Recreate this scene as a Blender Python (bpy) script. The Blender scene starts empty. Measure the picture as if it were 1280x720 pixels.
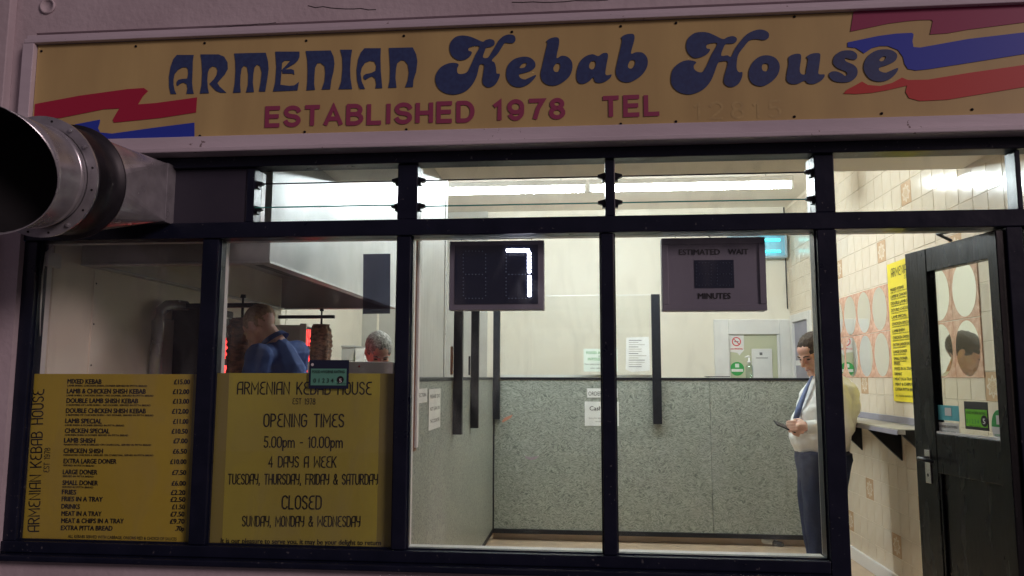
import bpy, bmesh, math, random
from mathutils import Vector, Matrix, noise
random.seed(7)
D = bpy.data; SC = bpy.context.scene; COL = SC.collection

# ------------------------------------------------------------------ camera
CZ = 1.5
YAW, PIT, ROL, FPX = math.radians(5.5367), math.radians(6.5602), math.radians(.1722), 965.68
_F = Vector((-math.sin(YAW) * math.cos(PIT), math.cos(YAW) * math.cos(PIT), math.sin(PIT)))
_r = Vector((math.cos(YAW), math.sin(YAW), 0)); _u = _r.cross(_F)
_R = _r * math.cos(ROL) + _u * math.sin(ROL); _U = _u * math.cos(ROL) - _r * math.sin(ROL)
CAM = Vector((0, -3.14, CZ))
cd = D.cameras.new('camera'); cam = D.objects.new('camera', cd); COL.objects.link(cam)
cd.sensor_width = 36; cd.lens = 36 * FPX / 1280; cd.clip_end = 300; cd.clip_start = .05
cam.matrix_world = Matrix(((_R.x, _U.x, -_F.x, CAM.x), (_R.y, _U.y, -_F.y, CAM.y), (_R.z, _U.z, -_F.z, CAM.z), (0, 0, 0, 1)))
SC.camera = cam

def on(px, py, ax, val):            # survey helper: where the sight line through a point of the photograph meets a plane of the building
    d = _F + _R * ((px - 640) / FPX) - _U * ((py - 360) / FPX)
    return CAM + d * ((val - CAM[ax]) / d[ax])
def Y(px, py, y): return on(px, py, 1, y)
def proj(P):
    q = P - CAM; z = q.dot(_F)
    return (640 + FPX * q.dot(_R) / z, 360 - FPX * q.dot(_U) / z)

# ------------------------------------------------------------------ world, street light, exposure
w = D.worlds.new('World'); SC.world = w; w.use_nodes = True
nt = w.node_tree; bg = nt.nodes['Background']
sky = nt.nodes.new('ShaderNodeTexSky'); sky.sky_type = 'NISHITA'; sky.sun_disc = False
SUN_EL, SUN_AZ = math.radians(23), math.radians(127)
sky.sun_elevation = SUN_EL; sky.sun_rotation = SUN_AZ
mx = nt.nodes.new('ShaderNodeMix'); mx.data_type = 'RGBA'; mx.blend_type = 'MIX'; mx.inputs[0].default_value = .96
nt.links.new(sky.outputs[0], mx.inputs[6]); mx.inputs[7].default_value = (.92, .66, .86, 1)
nt.links.new(mx.outputs[2], bg.inputs[0]); bg.inputs[1].default_value = .08
sd = D.lights.new('street_glow', 'SUN'); sun = D.objects.new('street_glow', sd); COL.objects.link(sun)
sd.energy = 1.02; sd.angle = math.radians(16); sd.color = (1.0, .75, .78)
_sd = Vector((math.sin(SUN_AZ) * math.cos(SUN_EL), math.cos(SUN_AZ) * math.cos(SUN_EL), math.sin(SUN_EL)))
sun.rotation_euler = _sd.to_track_quat('Z', 'Y').to_euler(); sun.location = (0, -6, 6)
SC.view_settings.view_transform = 'Standard'; SC.view_settings.look = 'None'
SC.view_settings.exposure = 0; SC.view_settings.gamma = 1
SC.render.engine = 'CYCLES'
SC.cycles.use_denoising = True; SC.cycles.max_bounces = 12; SC.cycles.diffuse_bounces = 8
SC.cycles.glossy_bounces = 6; SC.cycles.transparent_max_bounces = 24
SC.cycles.caustics_reflective = False; SC.cycles.caustics_refractive = False
SC.cycles.sample_clamp_indirect = 6

# ------------------------------------------------------------------ materials
def mat(name, col, rough=.5, metal=0, spec=.5, emit=None, est=0, alpha=1, coat=0, noise_amt=0, noise_scale=8, col2=None, bump=0, bump_scale=60, stretch=None, detail=4, transl=0, sss=0, vary=0, lo=.35, hi=.65):
    m = D.materials.new(name); m.use_nodes = True; t = m.node_tree; b = t.nodes['Principled BSDF']
    N = t.nodes.new; L = t.links.new
    b.inputs['Base Color'].default_value = (*col, 1); b.inputs['Roughness'].default_value = rough
    b.inputs['Metallic'].default_value = metal; b.inputs['Specular IOR Level'].default_value = spec
    b.inputs['Coat Weight'].default_value = coat; b.inputs['Coat Roughness'].default_value = .12
    b.inputs['Alpha'].default_value = alpha
    if sss: b.inputs['Subsurface Weight'].default_value = sss; b.inputs['Subsurface Scale'].default_value = .01
    if emit: b.inputs['Emission Color'].default_value = (*emit, 1); b.inputs['Emission Strength'].default_value = est
    tc = N('ShaderNodeTexCoord'); mp = N('ShaderNodeMapping'); L(tc.outputs['Object'], mp.inputs[0])
    if stretch: mp.inputs['Scale'].default_value = stretch
    if col2 or vary:
        n = N('ShaderNodeTexNoise'); n.inputs['Scale'].default_value = noise_scale; n.inputs['Detail'].default_value = detail
        L(mp.outputs[0], n.inputs['Vector'])
        r = N('ShaderNodeMapRange'); r.inputs[1].default_value = lo; r.inputs[2].default_value = hi
        L(n.outputs['Fac'], r.inputs[0])
        x = N('ShaderNodeMix'); x.data_type = 'RGBA'; L(r.outputs[0], x.inputs[0])
        x.inputs[6].default_value = (*col, 1); x.inputs[7].default_value = (*(col2 or tuple(c * .85 for c in col)), 1)
        out = x.outputs[2]
        if vary:
            oi = N('ShaderNodeObjectInfo'); h = N('ShaderNodeHueSaturation'); q = N('ShaderNodeMapRange')
            q.inputs[3].default_value = 1 - vary; q.inputs[4].default_value = 1 + vary
            L(oi.outputs['Random'], q.inputs[0]); L(q.outputs[0], h.inputs['Value']); L(out, h.inputs['Color']); out = h.outputs[0]
        L(out, b.inputs['Base Color'])
        rr = N('ShaderNodeMapRange'); rr.inputs[3].default_value = max(0, rough - .08); rr.inputs[4].default_value = min(1, rough + .1)
        L(n.outputs['Fac'], rr.inputs[0]); L(rr.outputs[0], b.inputs['Roughness'])
    if bump:
        n2 = N('ShaderNodeTexNoise'); n2.inputs['Scale'].default_value = bump_scale; n2.inputs['Detail'].default_value = 5
        L(mp.outputs[0], n2.inputs['Vector'])
        bp = N('ShaderNodeBump'); bp.inputs['Strength'].default_value = bump; bp.inputs['Distance'].default_value = .01
        L(n2.outputs['Fac'], bp.inputs['Height']); L(bp.outputs[0], b.inputs['Normal'])
    if transl:
        o = t.nodes['Material Output']; tr = N('ShaderNodeBsdfTranslucent'); ms = N('ShaderNodeMixShader')
        tr.inputs[0].default_value = (*col, 1); ms.inputs[0].default_value = transl
        L(b.outputs[0], ms.inputs[1]); L(tr.outputs[0], ms.inputs[2]); L(ms.outputs[0], o.inputs[0])
    return m
def glass_mat(name, tint, refl=.04, mul=1.0, rough=.0, dust=0):
    m = D.materials.new(name); m.use_nodes = True; t = m.node_tree; t.nodes.clear(); N = t.nodes.new; L = t.links.new
    o = N('ShaderNodeOutputMaterial'); tr = N('ShaderNodeBsdfTransparent'); tr.inputs[0].default_value = (*tint, 1)
    g = N('ShaderNodeBsdfGlossy'); g.inputs['Roughness'].default_value = rough
    lw = N('ShaderNodeLayerWeight'); lw.inputs[0].default_value = .5
    p = N('ShaderNodeMath'); p.operation = 'POWER'; L(lw.outputs['Facing'], p.inputs[0]); p.inputs[1].default_value = 5
    a = N('ShaderNodeMath'); a.operation = 'MULTIPLY_ADD'; L(p.outputs[0], a.inputs[0]); a.inputs[1].default_value = .9 * mul; a.inputs[2].default_value = refl
    ms = N('ShaderNodeMixShader'); L(a.outputs[0], ms.inputs[0]); L(tr.outputs[0], ms.inputs[1]); L(g.outputs[0], ms.inputs[2])
    if dust:
        tc = N('ShaderNodeTexCoord'); mp = N('ShaderNodeMapping'); mp.inputs['Scale'].default_value = (3, 3, 1.2); L(tc.outputs['Object'], mp.inputs[0])
        n = N('ShaderNodeTexNoise'); n.inputs['Scale'].default_value = 2.2; n.inputs['Detail'].default_value = 8; n.inputs['Distortion'].default_value = 1.2; L(mp.outputs[0], n.inputs['Vector'])
        q = N('ShaderNodeMapRange'); q.inputs[1].default_value = .48; q.inputs[2].default_value = .8; q.inputs[4].default_value = dust; L(n.outputs['Fac'], q.inputs[0])
        sp = N('ShaderNodeTexVoronoi'); sp.inputs['Scale'].default_value = 26; L(tc.outputs['Object'], sp.inputs['Vector'])
        k = N('ShaderNodeMapRange'); k.inputs[1].default_value = .035; k.inputs[2].default_value = .02; k.inputs[4].default_value = dust * 4; L(sp.outputs['Distance'], k.inputs[0])
        ad = N('ShaderNodeMath'); ad.operation = 'ADD'; L(q.outputs[0], ad.inputs[0]); L(k.outputs[0], ad.inputs[1])
        df = N('ShaderNodeBsdfDiffuse'); df.inputs[0].default_value = (.7, .68, .66, 1); tl = N('ShaderNodeBsdfTranslucent'); tl.inputs[0].default_value = (.7, .68, .66, 1)
        m1 = N('ShaderNodeMixShader'); m1.inputs[0].default_value = .5; L(df.outputs[0], m1.inputs[1]); L(tl.outputs[0], m1.inputs[2])
        m2 = N('ShaderNodeMixShader'); L(ad.outputs[0], m2.inputs[0]); L(ms.outputs[0], m2.inputs[1]); L(m1.outputs[0], m2.inputs[2]); L(m2.outputs[0], o.inputs[0])
    else: L(ms.outputs[0], o.inputs[0])
    return m
M = {}
M['render'] = mat('painted_render', (.60, .53, .55), .75, col2=(.50, .43, .45), noise_scale=2.5, bump=.35, bump_scale=35)
M['trim'] = mat('white_wood_paint', (.68, .62, .66), .5, col2=(.58, .52, .56), noise_scale=5, bump=.15, stretch=(.3, 1, 1))
M['pave'] = mat('pavement_stone', (.16, .15, .15), .85, col2=(.10, .10, .10), noise_scale=12, bump=.4)
M['navy'] = mat('navy_gloss_paint', (.006, .009, .022), .3, spec=.35, col2=(.010, .013, .030), noise_scale=9, bump=.10, bump_scale=25)
def chips(m, col=(.30, .28, .27), lo=.66, hi=.70, sc=34):
    t = m.node_tree; b = t.nodes['Principled BSDF']; N = t.nodes.new; L = t.links.new
    src = b.inputs['Base Color'].links[0].from_socket if b.inputs['Base Color'].links else None
    tc = N('ShaderNodeTexCoord'); n = N('ShaderNodeTexNoise'); n.inputs['Scale'].default_value = sc; n.inputs['Detail'].default_value = 3; L(tc.outputs['Object'], n.inputs['Vector'])
    n2 = N('ShaderNodeTexNoise'); n2.inputs['Scale'].default_value = 3; L(tc.outputs['Object'], n2.inputs['Vector'])
    a = N('ShaderNodeMath'); a.operation = 'MULTIPLY_ADD'; L(n2.outputs['Fac'], a.inputs[0]); a.inputs[1].default_value = .35; L(n.outputs['Fac'], a.inputs[2])
    q = N('ShaderNodeMapRange'); q.inputs[1].default_value = lo + .17; q.inputs[2].default_value = hi + .17; L(a.outputs[0], q.inputs[0])
    x = N('ShaderNodeMix'); x.data_type = 'RGBA'; L(q.outputs[0], x.inputs[0]); x.inputs[7].default_value = (*col, 1)
    if src: L(src, x.inputs[6])
    else: x.inputs[6].default_value = b.inputs['Base Color'].default_value
    L(x.outputs[2], b.inputs['Base Color'])
chips(M['navy'], (.09, .09, .10), .715, .75, 60)
chips(M['trim'], (.24, .19, .19), .73, .76, 40)
M['blackpaint'] = mat('black_door_paint', (.007, .007, .008), .25, spec=.28, col2=(.011, .011, .012), noise_scale=14, bump=.15, bump_scale=40, stretch=(1, 1, .25))
M['black'] = mat('black_metal', (.008, .009, .013), .4, spec=.3, col2=(.012, .014, .019), noise_scale=30)
M['darkboard'] = mat('dark_infill_board', (.045, .042, .06), .55, col2=(.032, .03, .048), noise_scale=3)
M['signyellow'] = mat('sign_yellow_plastic', (.63, .49, .20), .38, col2=(.50, .375, .155), noise_scale=2.2, stretch=(2.2, 1, .5), detail=9, bump=.03, bump_scale=4, lo=.3, hi=.7)
M['signnavy'] = mat('sign_navy_vinyl', (.045, .075, .19), .45, col2=(.035, .055, .15), noise_scale=60)
M['signred'] = mat('sign_crimson_vinyl', (.46, .02, .06), .4)
M['signmaroon'] = mat('sign_maroon_vinyl', (.33, .04, .11), .4)
M['signbrightred'] = mat('sign_red_vinyl', (.60, .055, .045), .4)
M['signblue'] = mat('sign_blue_vinyl', (.03, .06, .48), .4)
M['signword'] = mat('sign_plum_vinyl', (.34, .06, .13), .45)
M['signghost'] = mat('sign_faded_ghost', (.50, .385, .17), .4, col2=(.60, .47, .195), noise_scale=40)
M['steel'] = mat('brushed_steel', (.58, .58, .57), .45, .4, col2=(.53, .53, .52), noise_scale=10, stretch=(3, 3, .3), bump=.015, bump_scale=20)
M['galv'] = mat('galvanised_steel', (.56, .56, .58), .24, .62, col2=(.40, .40, .42), noise_scale=14, bump=.10, bump_scale=9)
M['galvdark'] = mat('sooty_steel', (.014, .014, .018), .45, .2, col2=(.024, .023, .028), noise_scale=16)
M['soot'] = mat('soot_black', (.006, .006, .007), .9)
M['hoodsteel'] = mat('greasy_hood_steel', (.54, .54, .53), .45, .25, col2=(.40, .40, .39), noise_scale=3, bump=.05, bump_scale=8)
M['cladding'] = mat('steel_wall_cladding', (.92, .86, .74), .32, .05, col2=(.84, .77, .65), noise_scale=1.6, bump=.03, bump_scale=5, lo=.3, hi=.7)
M['cream'] = mat('cream_wall_paint', (.80, .76, .66), .7, col2=(.77, .72, .61), noise_scale=1.5, bump=.05)
M['kitchenwall'] = mat('kitchen_panel', (.50, .49, .45), .45, col2=(.42, .41, .37), noise_scale=2)
M['ceil'] = mat('ceiling_paint', (.84, .78, .69), .8, col2=(.80, .73, .63), noise_scale=2)
M['tile'] = mat('beige_glazed_tile', (.80, .71, .58), .12, spec=.55, col2=(.77, .67, .53), noise_scale=9, vary=.02, bump=.035, bump_scale=22)
M['grout'] = mat('pale_grout', (.77, .69, .57), .9)
M['floor'] = mat('beige_floor_vinyl', (.62, .47, .33), .35, col2=(.52, .39, .27), noise_scale=6, bump=.03)
M['plinth'] = mat('beige_plinth', (.50, .40, .31), .6, col2=(.44, .35, .27), noise_scale=5)
M['white'] = mat('white_gloss_paint', (.80, .79, .76), .35, col2=(.74, .73, .70), noise_scale=6)
M['skirting'] = mat('white_skirting', (.82, .81, .80), .35)
M['wood'] = mat('brown_wood', (.27, .12, .065), .45, col2=(.16, .065, .035), noise_scale=8, stretch=(12, 12, 1), bump=.1)
M['laminate'] = mat('grey_shelf_laminate', (.46, .44, .38), .3, col2=(.40, .38, .33), noise_scale=20)
M['yellow'] = mat('yellow_vinyl_sheet', (.72, .55, .07), .5, transl=.15, col2=(.66, .50, .06), noise_scale=2.5)
M['yellow2'] = mat('olive_yellow_vinyl_sheet', (.70, .62, .12), .5, transl=.34, col2=(.64, .56, .11), noise_scale=2.5)
M['yellowwall'] = mat('yellow_paper_menu', (.86, .72, .03), .5, col2=(.82, .67, .03), noise_scale=3)
M['oliveedge'] = mat('clear_film_over_yellow', (.42, .36, .10), .3, transl=.2)
M['print'] = mat('black_print', (.012, .011, .012), .6)
M['printgrey'] = mat('grey_print', (.16, .16, .16), .6)
M['paper'] = mat('white_paper', (.80, .80, .77), .6, col2=(.74, .74, .72), noise_scale=10)
M['papergreen'] = mat('pale_green_paper', (.72, .80, .72), .6)
M['cream_note'] = mat('cream_paper', (.80, .76, .66), .6)
M['green'] = mat('green_print', (.03, .34, .07), .5)
M['lime'] = mat('lime_print', (.20, .68, .03), .4)
M['dullgreen'] = mat('dull_green_print', (.13, .38, .27), .4)
M['cyanprint'] = mat('sky_blue_print', (.12, .50, .58), .4)
M['redprint'] = mat('red_print', (.70, .04, .05), .5)
M['smoked'] = glass_mat('dark_tinted_film', (.24, .25, .31), .04)
M['glass'] = glass_mat('window_glass', (.975, .985, .98), .035, dust=.07)
M['doorglass'] = glass_mat('door_glass', (.95, .97, .95), .05)
M['screen'] = glass_mat('counter_screen_glass', (.985, .992, .985), .02, .6)
M['glassedge'] = mat('green_glass_edge', (.10, .42, .36), .15, alpha=.85)
M['mirror'] = mat('mirror_silver', (.80, .81, .76), .03, 1)
M['plasticgrey'] = mat('grey_plastic_case', (.31, .30, .36), .45, col2=(.27, .26, .32), noise_scale=5)
M['display'] = mat('dark_display_face', (.012, .02, .05), .12, coat=.5)
M['ledon'] = mat('lit_white_diode', (.9, .9, 1), .4, emit=(.80, .80, 1.0), est=26)
M['ledoff'] = mat('unlit_clear_diode', (.22, .30, .42), .2)
M['tube'] = mat('fluorescent_tube', (1, 1, 1), .4, emit=(.86, .965, 1.0), est=116)
M['tubefill'] = mat('fill_light_tube', (1, 1, 1), .4, emit=(.86, .965, 1.0), est=26)  # only for the fill lamp added out of view in the kitchen
M['cyan'] = mat('ultraviolet_tube', (.2, .9, .9), .4, emit=(.05, .85, .9), est=2.6)
M['ukbox'] = mat('pale_blue_metal', (.38, .52, .60), .4)
M['ember'] = mat('glowing_gas_burner', (.9, .05, .03), .6, emit=(1.0, .045, .04), est=2.6)
_t = M['ember'].node_tree; _n = _t.nodes.new('ShaderNodeTexNoise'); _n.inputs['Scale'].default_value = 22; _c = _t.nodes.new('ShaderNodeTexCoord'); _t.links.new(_c.outputs['Object'], _n.inputs['Vector'])
_q = _t.nodes.new('ShaderNodeMapRange'); _q.inputs[1].default_value = .35; _q.inputs[2].default_value = .7; _q.inputs[3].default_value = 1.2; _q.inputs[4].default_value = 5.5; _t.links.new(_n.outputs['Fac'], _q.inputs[0]); _t.links.new(_q.outputs[0], _t.nodes['Principled BSDF'].inputs['Emission Strength'])
M['meat'] = mat('roasted_doner_meat', (.34, .15, .08), .4, col2=(.10, .042, .022), noise_scale=26, bump=.9, bump_scale=45, stretch=(1, 1, 2.2), sss=.05)
M['skin'] = mat('fair_skin', (.72, .44, .34), .5, col2=(.64, .36, .27), noise_scale=16, sss=.15)
M['skinred'] = mat('ruddy_skin', (.78, .47, .36), .5, col2=(.68, .37, .28), noise_scale=16, sss=.15)
M['shirt'] = mat('white_shirt_cotton', (.88, .88, .86), .8, col2=(.83, .83, .81), noise_scale=5, bump=1.0, bump_scale=8, stretch=(1, 1, .6))
M['tie'] = mat('slate_blue_tie', (.14, .19, .38), .5, col2=(.10, .14, .29), noise_scale=40)
M['trousers'] = mat('navy_trouser_wool', (.018, .028, .075), .85, col2=(.011, .018, .048), noise_scale=7, bump=1.0, bump_scale=9, stretch=(1, 1, .5))
M['polo'] = mat('royal_blue_polo', (.042, .10, .34), .8, col2=(.028, .068, .25), noise_scale=6, bump=.6, bump_scale=8)
M['darkshirt'] = mat('dark_work_shirt', (.03, .03, .05), .85)
M['shoe'] = mat('black_shoe_leather', (.015, .015, .015), .3)
M['eye'] = mat('eye_dark', (.05, .035, .03), .2)
M['lip'] = mat('lip_skin', (.46, .19, .16), .5)
M['chrome'] = mat('worn_chrome', (.62, .60, .57), .25, .9)
M['soap'] = glass_mat('clear_bottle_plastic', (.80, .88, .86), .10)

def hair_mat(name, c1, c2):
    m = D.materials.new(name); m.use_nodes = True; t = m.node_tree; b = t.nodes['Principled BSDF']; N = t.nodes.new; L = t.links.new
    tc = N('ShaderNodeTexCoord'); mp = N('ShaderNodeMapping'); mp.inputs['Scale'].default_value = (60, 190, 60); mp.inputs['Rotation'].default_value = (0, .5, 0)
    L(tc.outputs['Object'], mp.inputs[0]); n = N('ShaderNodeTexNoise'); n.inputs['Scale'].default_value = 1; n.inputs['Detail'].default_value = 3; L(mp.outputs[0], n.inputs['Vector'])
    r = N('ShaderNodeMapRange'); r.inputs[1].default_value = .35; r.inputs[2].default_value = .65; L(n.outputs['Fac'], r.inputs[0])
    x = N('ShaderNodeMix'); x.data_type = 'RGBA'; x.inputs[6].default_value = (*c1, 1); x.inputs[7].default_value = (*c2, 1); L(r.outputs[0], x.inputs[0]); L(x.outputs[2], b.inputs['Base Color'])
    b.inputs['Roughness'].default_value = .75; b.inputs['Specular IOR Level'].default_value = .25
    bp = N('ShaderNodeBump'); bp.inputs['Strength'].default_value = .6; bp.inputs['Distance'].default_value = .004; L(n.outputs['Fac'], bp.inputs['Height']); L(bp.outputs[0], b.inputs['Normal'])
    return m
M['hairbrown'] = hair_mat('greying_brown_hair', (.085, .06, .042), (.03, .02, .015))
M['hairsandy'] = hair_mat('short_sandy_hair', (.42, .27, .16), (.27, .16, .09))
M['hairgrey'] = hair_mat('silver_grey_hair', (.55, .54, .50), (.16, .15, .14))

def counter_mat():
    m = D.materials.new('grey_swirl_laminate'); m.use_nodes = True; t = m.node_tree; b = t.nodes['Principled BSDF']; N = t.nodes.new; L = t.links.new
    tc = N('ShaderNodeTexCoord')
    def layer(rot, sc, seed):
        mp = N('ShaderNodeMapping'); mp.inputs['Rotation'].default_value = rot; mp.inputs['Scale'].default_value = sc; mp.inputs['Location'].default_value = (seed, seed * .7, seed * 1.3)
        n0 = N('ShaderNodeTexNoise'); n0.inputs['Scale'].default_value = 7; n0.inputs['Detail'].default_value = 2
        L(tc.outputs['Object'], n0.inputs['Vector']); ad = N('ShaderNodeMix'); ad.data_type = 'RGBA'; ad.blend_type = 'LINEAR_LIGHT'; ad.inputs[0].default_value = .09
        L(tc.outputs['Object'], ad.inputs[6]); L(n0.outputs['Color'], ad.inputs[7]); L(ad.outputs[2], mp.inputs[0])
        n = N('ShaderNodeTexNoise'); n.inputs['Scale'].default_value = 1; n.inputs['Detail'].default_value = 3; L(mp.outputs[0], n.inputs['Vector']); return n.outputs['Fac']
    a = layer((0, .7, 0), (46, 46, 165), 0); c = layer((0, -.75, 0), (46, 46, 165), 5.3)
    mn = N('ShaderNodeMath'); mn.operation = 'MINIMUM'; L(a, mn.inputs[0]); L(c, mn.inputs[1])
    r = N('ShaderNodeMapRange'); r.inputs[1].default_value = .34; r.inputs[2].default_value = .52; L(mn.outputs[0], r.inputs[0])
    x = N('ShaderNodeMix'); x.data_type = 'RGBA'; x.inputs[6].default_value = (.13, .148, .128, 1); x.inputs[7].default_value = (.37, .39, .345, 1)
    L(r.outputs[0], x.inputs[0]); L(x.outputs[2], b.inputs['Base Color']); b.inputs['Roughness'].default_value = .35
    return m
M['counter'] = counter_mat()

def decor_mat(name, base, tint, freq, wall=True):
    """flower ring print on a tile whose own axes are y, z"""
    m = D.materials.new(name); m.use_nodes = True; t = m.node_tree; b = t.nodes['Principled BSDF']; N = t.nodes.new; L = t.links.new
    tc = N('ShaderNodeTexCoord'); sp = N('ShaderNodeSeparateXYZ'); L(tc.outputs['Object'], sp.inputs[0])
    def mth(op, a, c=None, d=None):
        k = N('ShaderNodeMath'); k.operation = op
        for i, v in enumerate((a, c, d)):
            if v is None: continue
            if isinstance(v, (int, float)): k.inputs[i].default_value = v
            else: L(v, k.inputs[i])
        return k.outputs[0]
    yy, zz = sp.outputs[1], sp.outputs[2]
    r = mth('SQRT', mth('ADD', mth('MULTIPLY', yy, yy), mth('MULTIPLY', zz, zz)))
    an = mth('ARCTAN2', zz, yy); pet = mth('MULTIPLY', mth('COSINE', mth('MULTIPLY', an, float(freq))), .009)
    rr = mth('SUBTRACT', r, pet)
    ramp = N('ShaderNodeValToRGB'); L(mth('MULTIPLY', rr, 10.0), ramp.inputs[0]); e = ramp.color_ramp.elements
    e[0].position = 0; e[0].color = (*base, 1); e[1].position = .10; e[1].color = (*tint, 1)
    for p, c in ((.20, tint), (.22, base), (.27, base), (.29, tint), (.34, tint), (.36, base), (.50, base), (.53, tint)):
        q = e.new(p); q.color = (*c, 1)
    n = N('ShaderNodeTexNoise'); n.inputs['Scale'].default_value = 70; L(tc.outputs['Object'], n.inputs['Vector'])
    x = N('ShaderNodeMix'); x.data_type = 'RGBA'; L(mth('MULTIPLY', n.outputs['Fac'], .25), x.inputs[0]); L(ramp.outputs[0], x.inputs[6]); x.inputs[7].default_value = (*base, 1)
    L(x.outputs[2], b.inputs['Base Color']); b.inputs['Roughness'].default_value = .15
    return m
M['decor'] = decor_mat('flower_print_tile', (.78, .67, .51), (.58, .37, .21), 8)
M['pinktile'] = mat('pink_marbled_tile', (.74, .47, .34), .2, col2=(.60, .33, .22), noise_scale=24, detail=6, lo=.4, hi=.6)

# ------------------------------------------------------------------ building blocks
def link(name, me, m, parent=None):
    o = D.objects.new(name, me); COL.objects.link(o)
    if m is not None and len(me.materials) == 0: me.materials.append(m)
    if parent is not None: o.parent = parent
    return o
def tag(o, label=None, cat=None, group=None, kind=None):
    if label: o['label'] = label
    if cat: o['category'] = cat
    if group: o['group'] = group
    if kind: o['kind'] = kind
    return o
def thing(name, label, cat, group=None):
    return tag(COL_empty(name), label, cat, group)
def COL_empty(name):
    o = D.objects.new(name, None); COL.objects.link(o); o.empty_display_size = .05; return o
def mesh(name, vs, fs, smooth=False):
    me = D.meshes.new(name); me.from_pydata([tuple(v) for v in vs], [], fs); me.update()
    if smooth: me.shade_smooth()
    return me
def bevel(o, w_=.003, seg=2):
    b = o.modifiers.new('bevel', 'BEVEL'); b.width = w_; b.segments = seg; b.limit_method = 'ANGLE'; return o
BF = [(0, 3, 2, 1), (4, 5, 6, 7), (0, 1, 5, 4), (1, 2, 6, 5), (2, 3, 7, 6), (3, 0, 4, 7)]
def boxes(name, lst, m, parent=None, bv=0):
    vs, fs = [], []
    for (x0, x1, y0, y1, z0, z1) in lst:
        k = len(vs); vs += [(x0, y0, z0), (x1, y0, z0), (x1, y1, z0), (x0, y1, z0), (x0, y0, z1), (x1, y0, z1), (x1, y1, z1), (x0, y1, z1)]
        fs += [tuple(i + k for i in f) for f in BF]
    o = link(name, mesh(name, vs, fs), m, parent)
    if bv: bevel(o, bv)
    return o
def box(name, x0, x1, y0, y1, z0, z1, m, parent=None, bv=0): return boxes(name, [(x0, x1, y0, y1, z0, z1)], m, parent, bv)
def prism(name, quad, depth, m, parent=None, bv=0):      # polygon (world points) pushed back by a vector
    n = len(quad); d = Vector(depth); vs = [Vector(q) for q in quad] + [Vector(q) + d for q in quad]
    fs = [tuple(range(n)), tuple(range(2 * n - 1, n - 1, -1))] + [(i, i + n, (i + 1) % n + n, (i + 1) % n) for i in range(n)]
    me = mesh(name, vs, fs); bm = bmesh.new(); bm.from_mesh(me); bmesh.ops.recalc_face_normals(bm, faces=bm.faces); bm.to_mesh(me); bm.free()
    o = link(name, me, m, parent)
    if bv: bevel(o, bv)
    return o
def pquad(name, c, y, th, m, parent=None, bv=0):          # a sheet lying in the plane y, from surveyed corners
    return prism(name, [Y(a, b, y) for a, b in c], (0, th, 0), m, parent, bv)
def prect(name, u0, v0, u1, v1, y, th, m, parent=None, bv=0):
    a, b = Y(u0, (v0 + v1) / 2, y), Y(u1, (v0 + v1) / 2, y); t_, l_ = Y((u0 + u1) / 2, v0, y), Y((u0 + u1) / 2, v1, y)
    return box(name, a.x, b.x, y, y + th, l_.z, t_.z, m, parent, bv)
def tube_path(name, pts, r, m, parent=None, n=10, closed=False):
    pts = [Vector(p) for p in pts]; vs, fs = [], []; k = len(pts)
    up = Vector((0, 0, 1))
    for i, p in enumerate(pts):
        d = (pts[min(i + 1, k - 1)] - pts[max(i - 1, 0)]).normalized()
        a = d.cross(up);
        if a.length < .05: a = d.cross(Vector((1, 0, 0)))
        a.normalize(); b = d.cross(a); rr = r[i] if isinstance(r, (list, tuple)) else r
        vs += [p + (a * math.cos(2 * math.pi * j / n) + b * math.sin(2 * math.pi * j / n)) * rr for j in range(n)]
    for i in range(k - 1):
        fs += [(i * n + j, i * n + (j + 1) % n, (i + 1) * n + (j + 1) % n, (i + 1) * n + j) for j in range(n)]
    fs += [tuple(range(n - 1, -1, -1)), tuple((k - 1) * n + j for j in range(n))]
    return link(name, mesh(name, vs, fs, True), m, parent)
def rings(name, R_, m, parent=None, caps=(True, True), smooth=True):   # loft between equal length loops
    n = len(R_[0]); vs = [v for r in R_ for v in r]; fs = []
    for i in range(len(R_) - 1):
        fs += [(i * n + j, i * n + (j + 1) % n, (i + 1) * n + (j + 1) % n, (i + 1) * n + j) for j in range(n)]
    if caps[0]: fs.append(tuple(range(n - 1, -1, -1)))
    if caps[1]: fs.append(tuple((len(R_) - 1) * n + j for j in range(n)))
    return link(name, mesh(name, vs, fs, smooth), m, parent)
def outline(name, loops, y, m, parent=None, px=None, smooth=False):
    """flat vinyl shape with holes: loops of photograph points surveyed on to the plane y; filled by a 2D curve, kept as a mesh"""
    cu = D.curves.new(name, 'CURVE'); cu.dimensions = '2D'; cu.fill_mode = 'BOTH'; cu.extrude = .0006
    for lp in loops:
        pts = [Y(a, b, y) for a, b in lp]
        if smooth:
            q = []; n = len(pts)
            for i in range(n):
                p0, p1, p2, p3 = pts[i - 1], pts[i], pts[(i + 1) % n], pts[(i + 2) % n]
                for t in (0, .25, .5, .75):
                    q.append(.5 * ((2 * p1) + (p2 - p0) * t + (2 * p0 - 5 * p1 + 4 * p2 - p3) * t * t + (3 * p1 - p0 - 3 * p2 + p3) * t ** 3))
            pts = q
        s = cu.splines.new('POLY'); s.points.add(len(pts) - 1); s.use_cyclic_u = True
        for i, p in enumerate(pts): s.points[i].co = (p.x, p.z, 0, 1)
    tmp = D.objects.new('tmp_curve', cu); me = D.meshes.new_from_object(tmp); D.objects.remove(tmp)
    me.transform(Matrix(((1, 0, 0, 0), (0, 0, -1, y), (0, 1, 0, 0), (0, 0, 0, 1)))); me.materials.clear()
    return link(name, me, m, parent)

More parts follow.
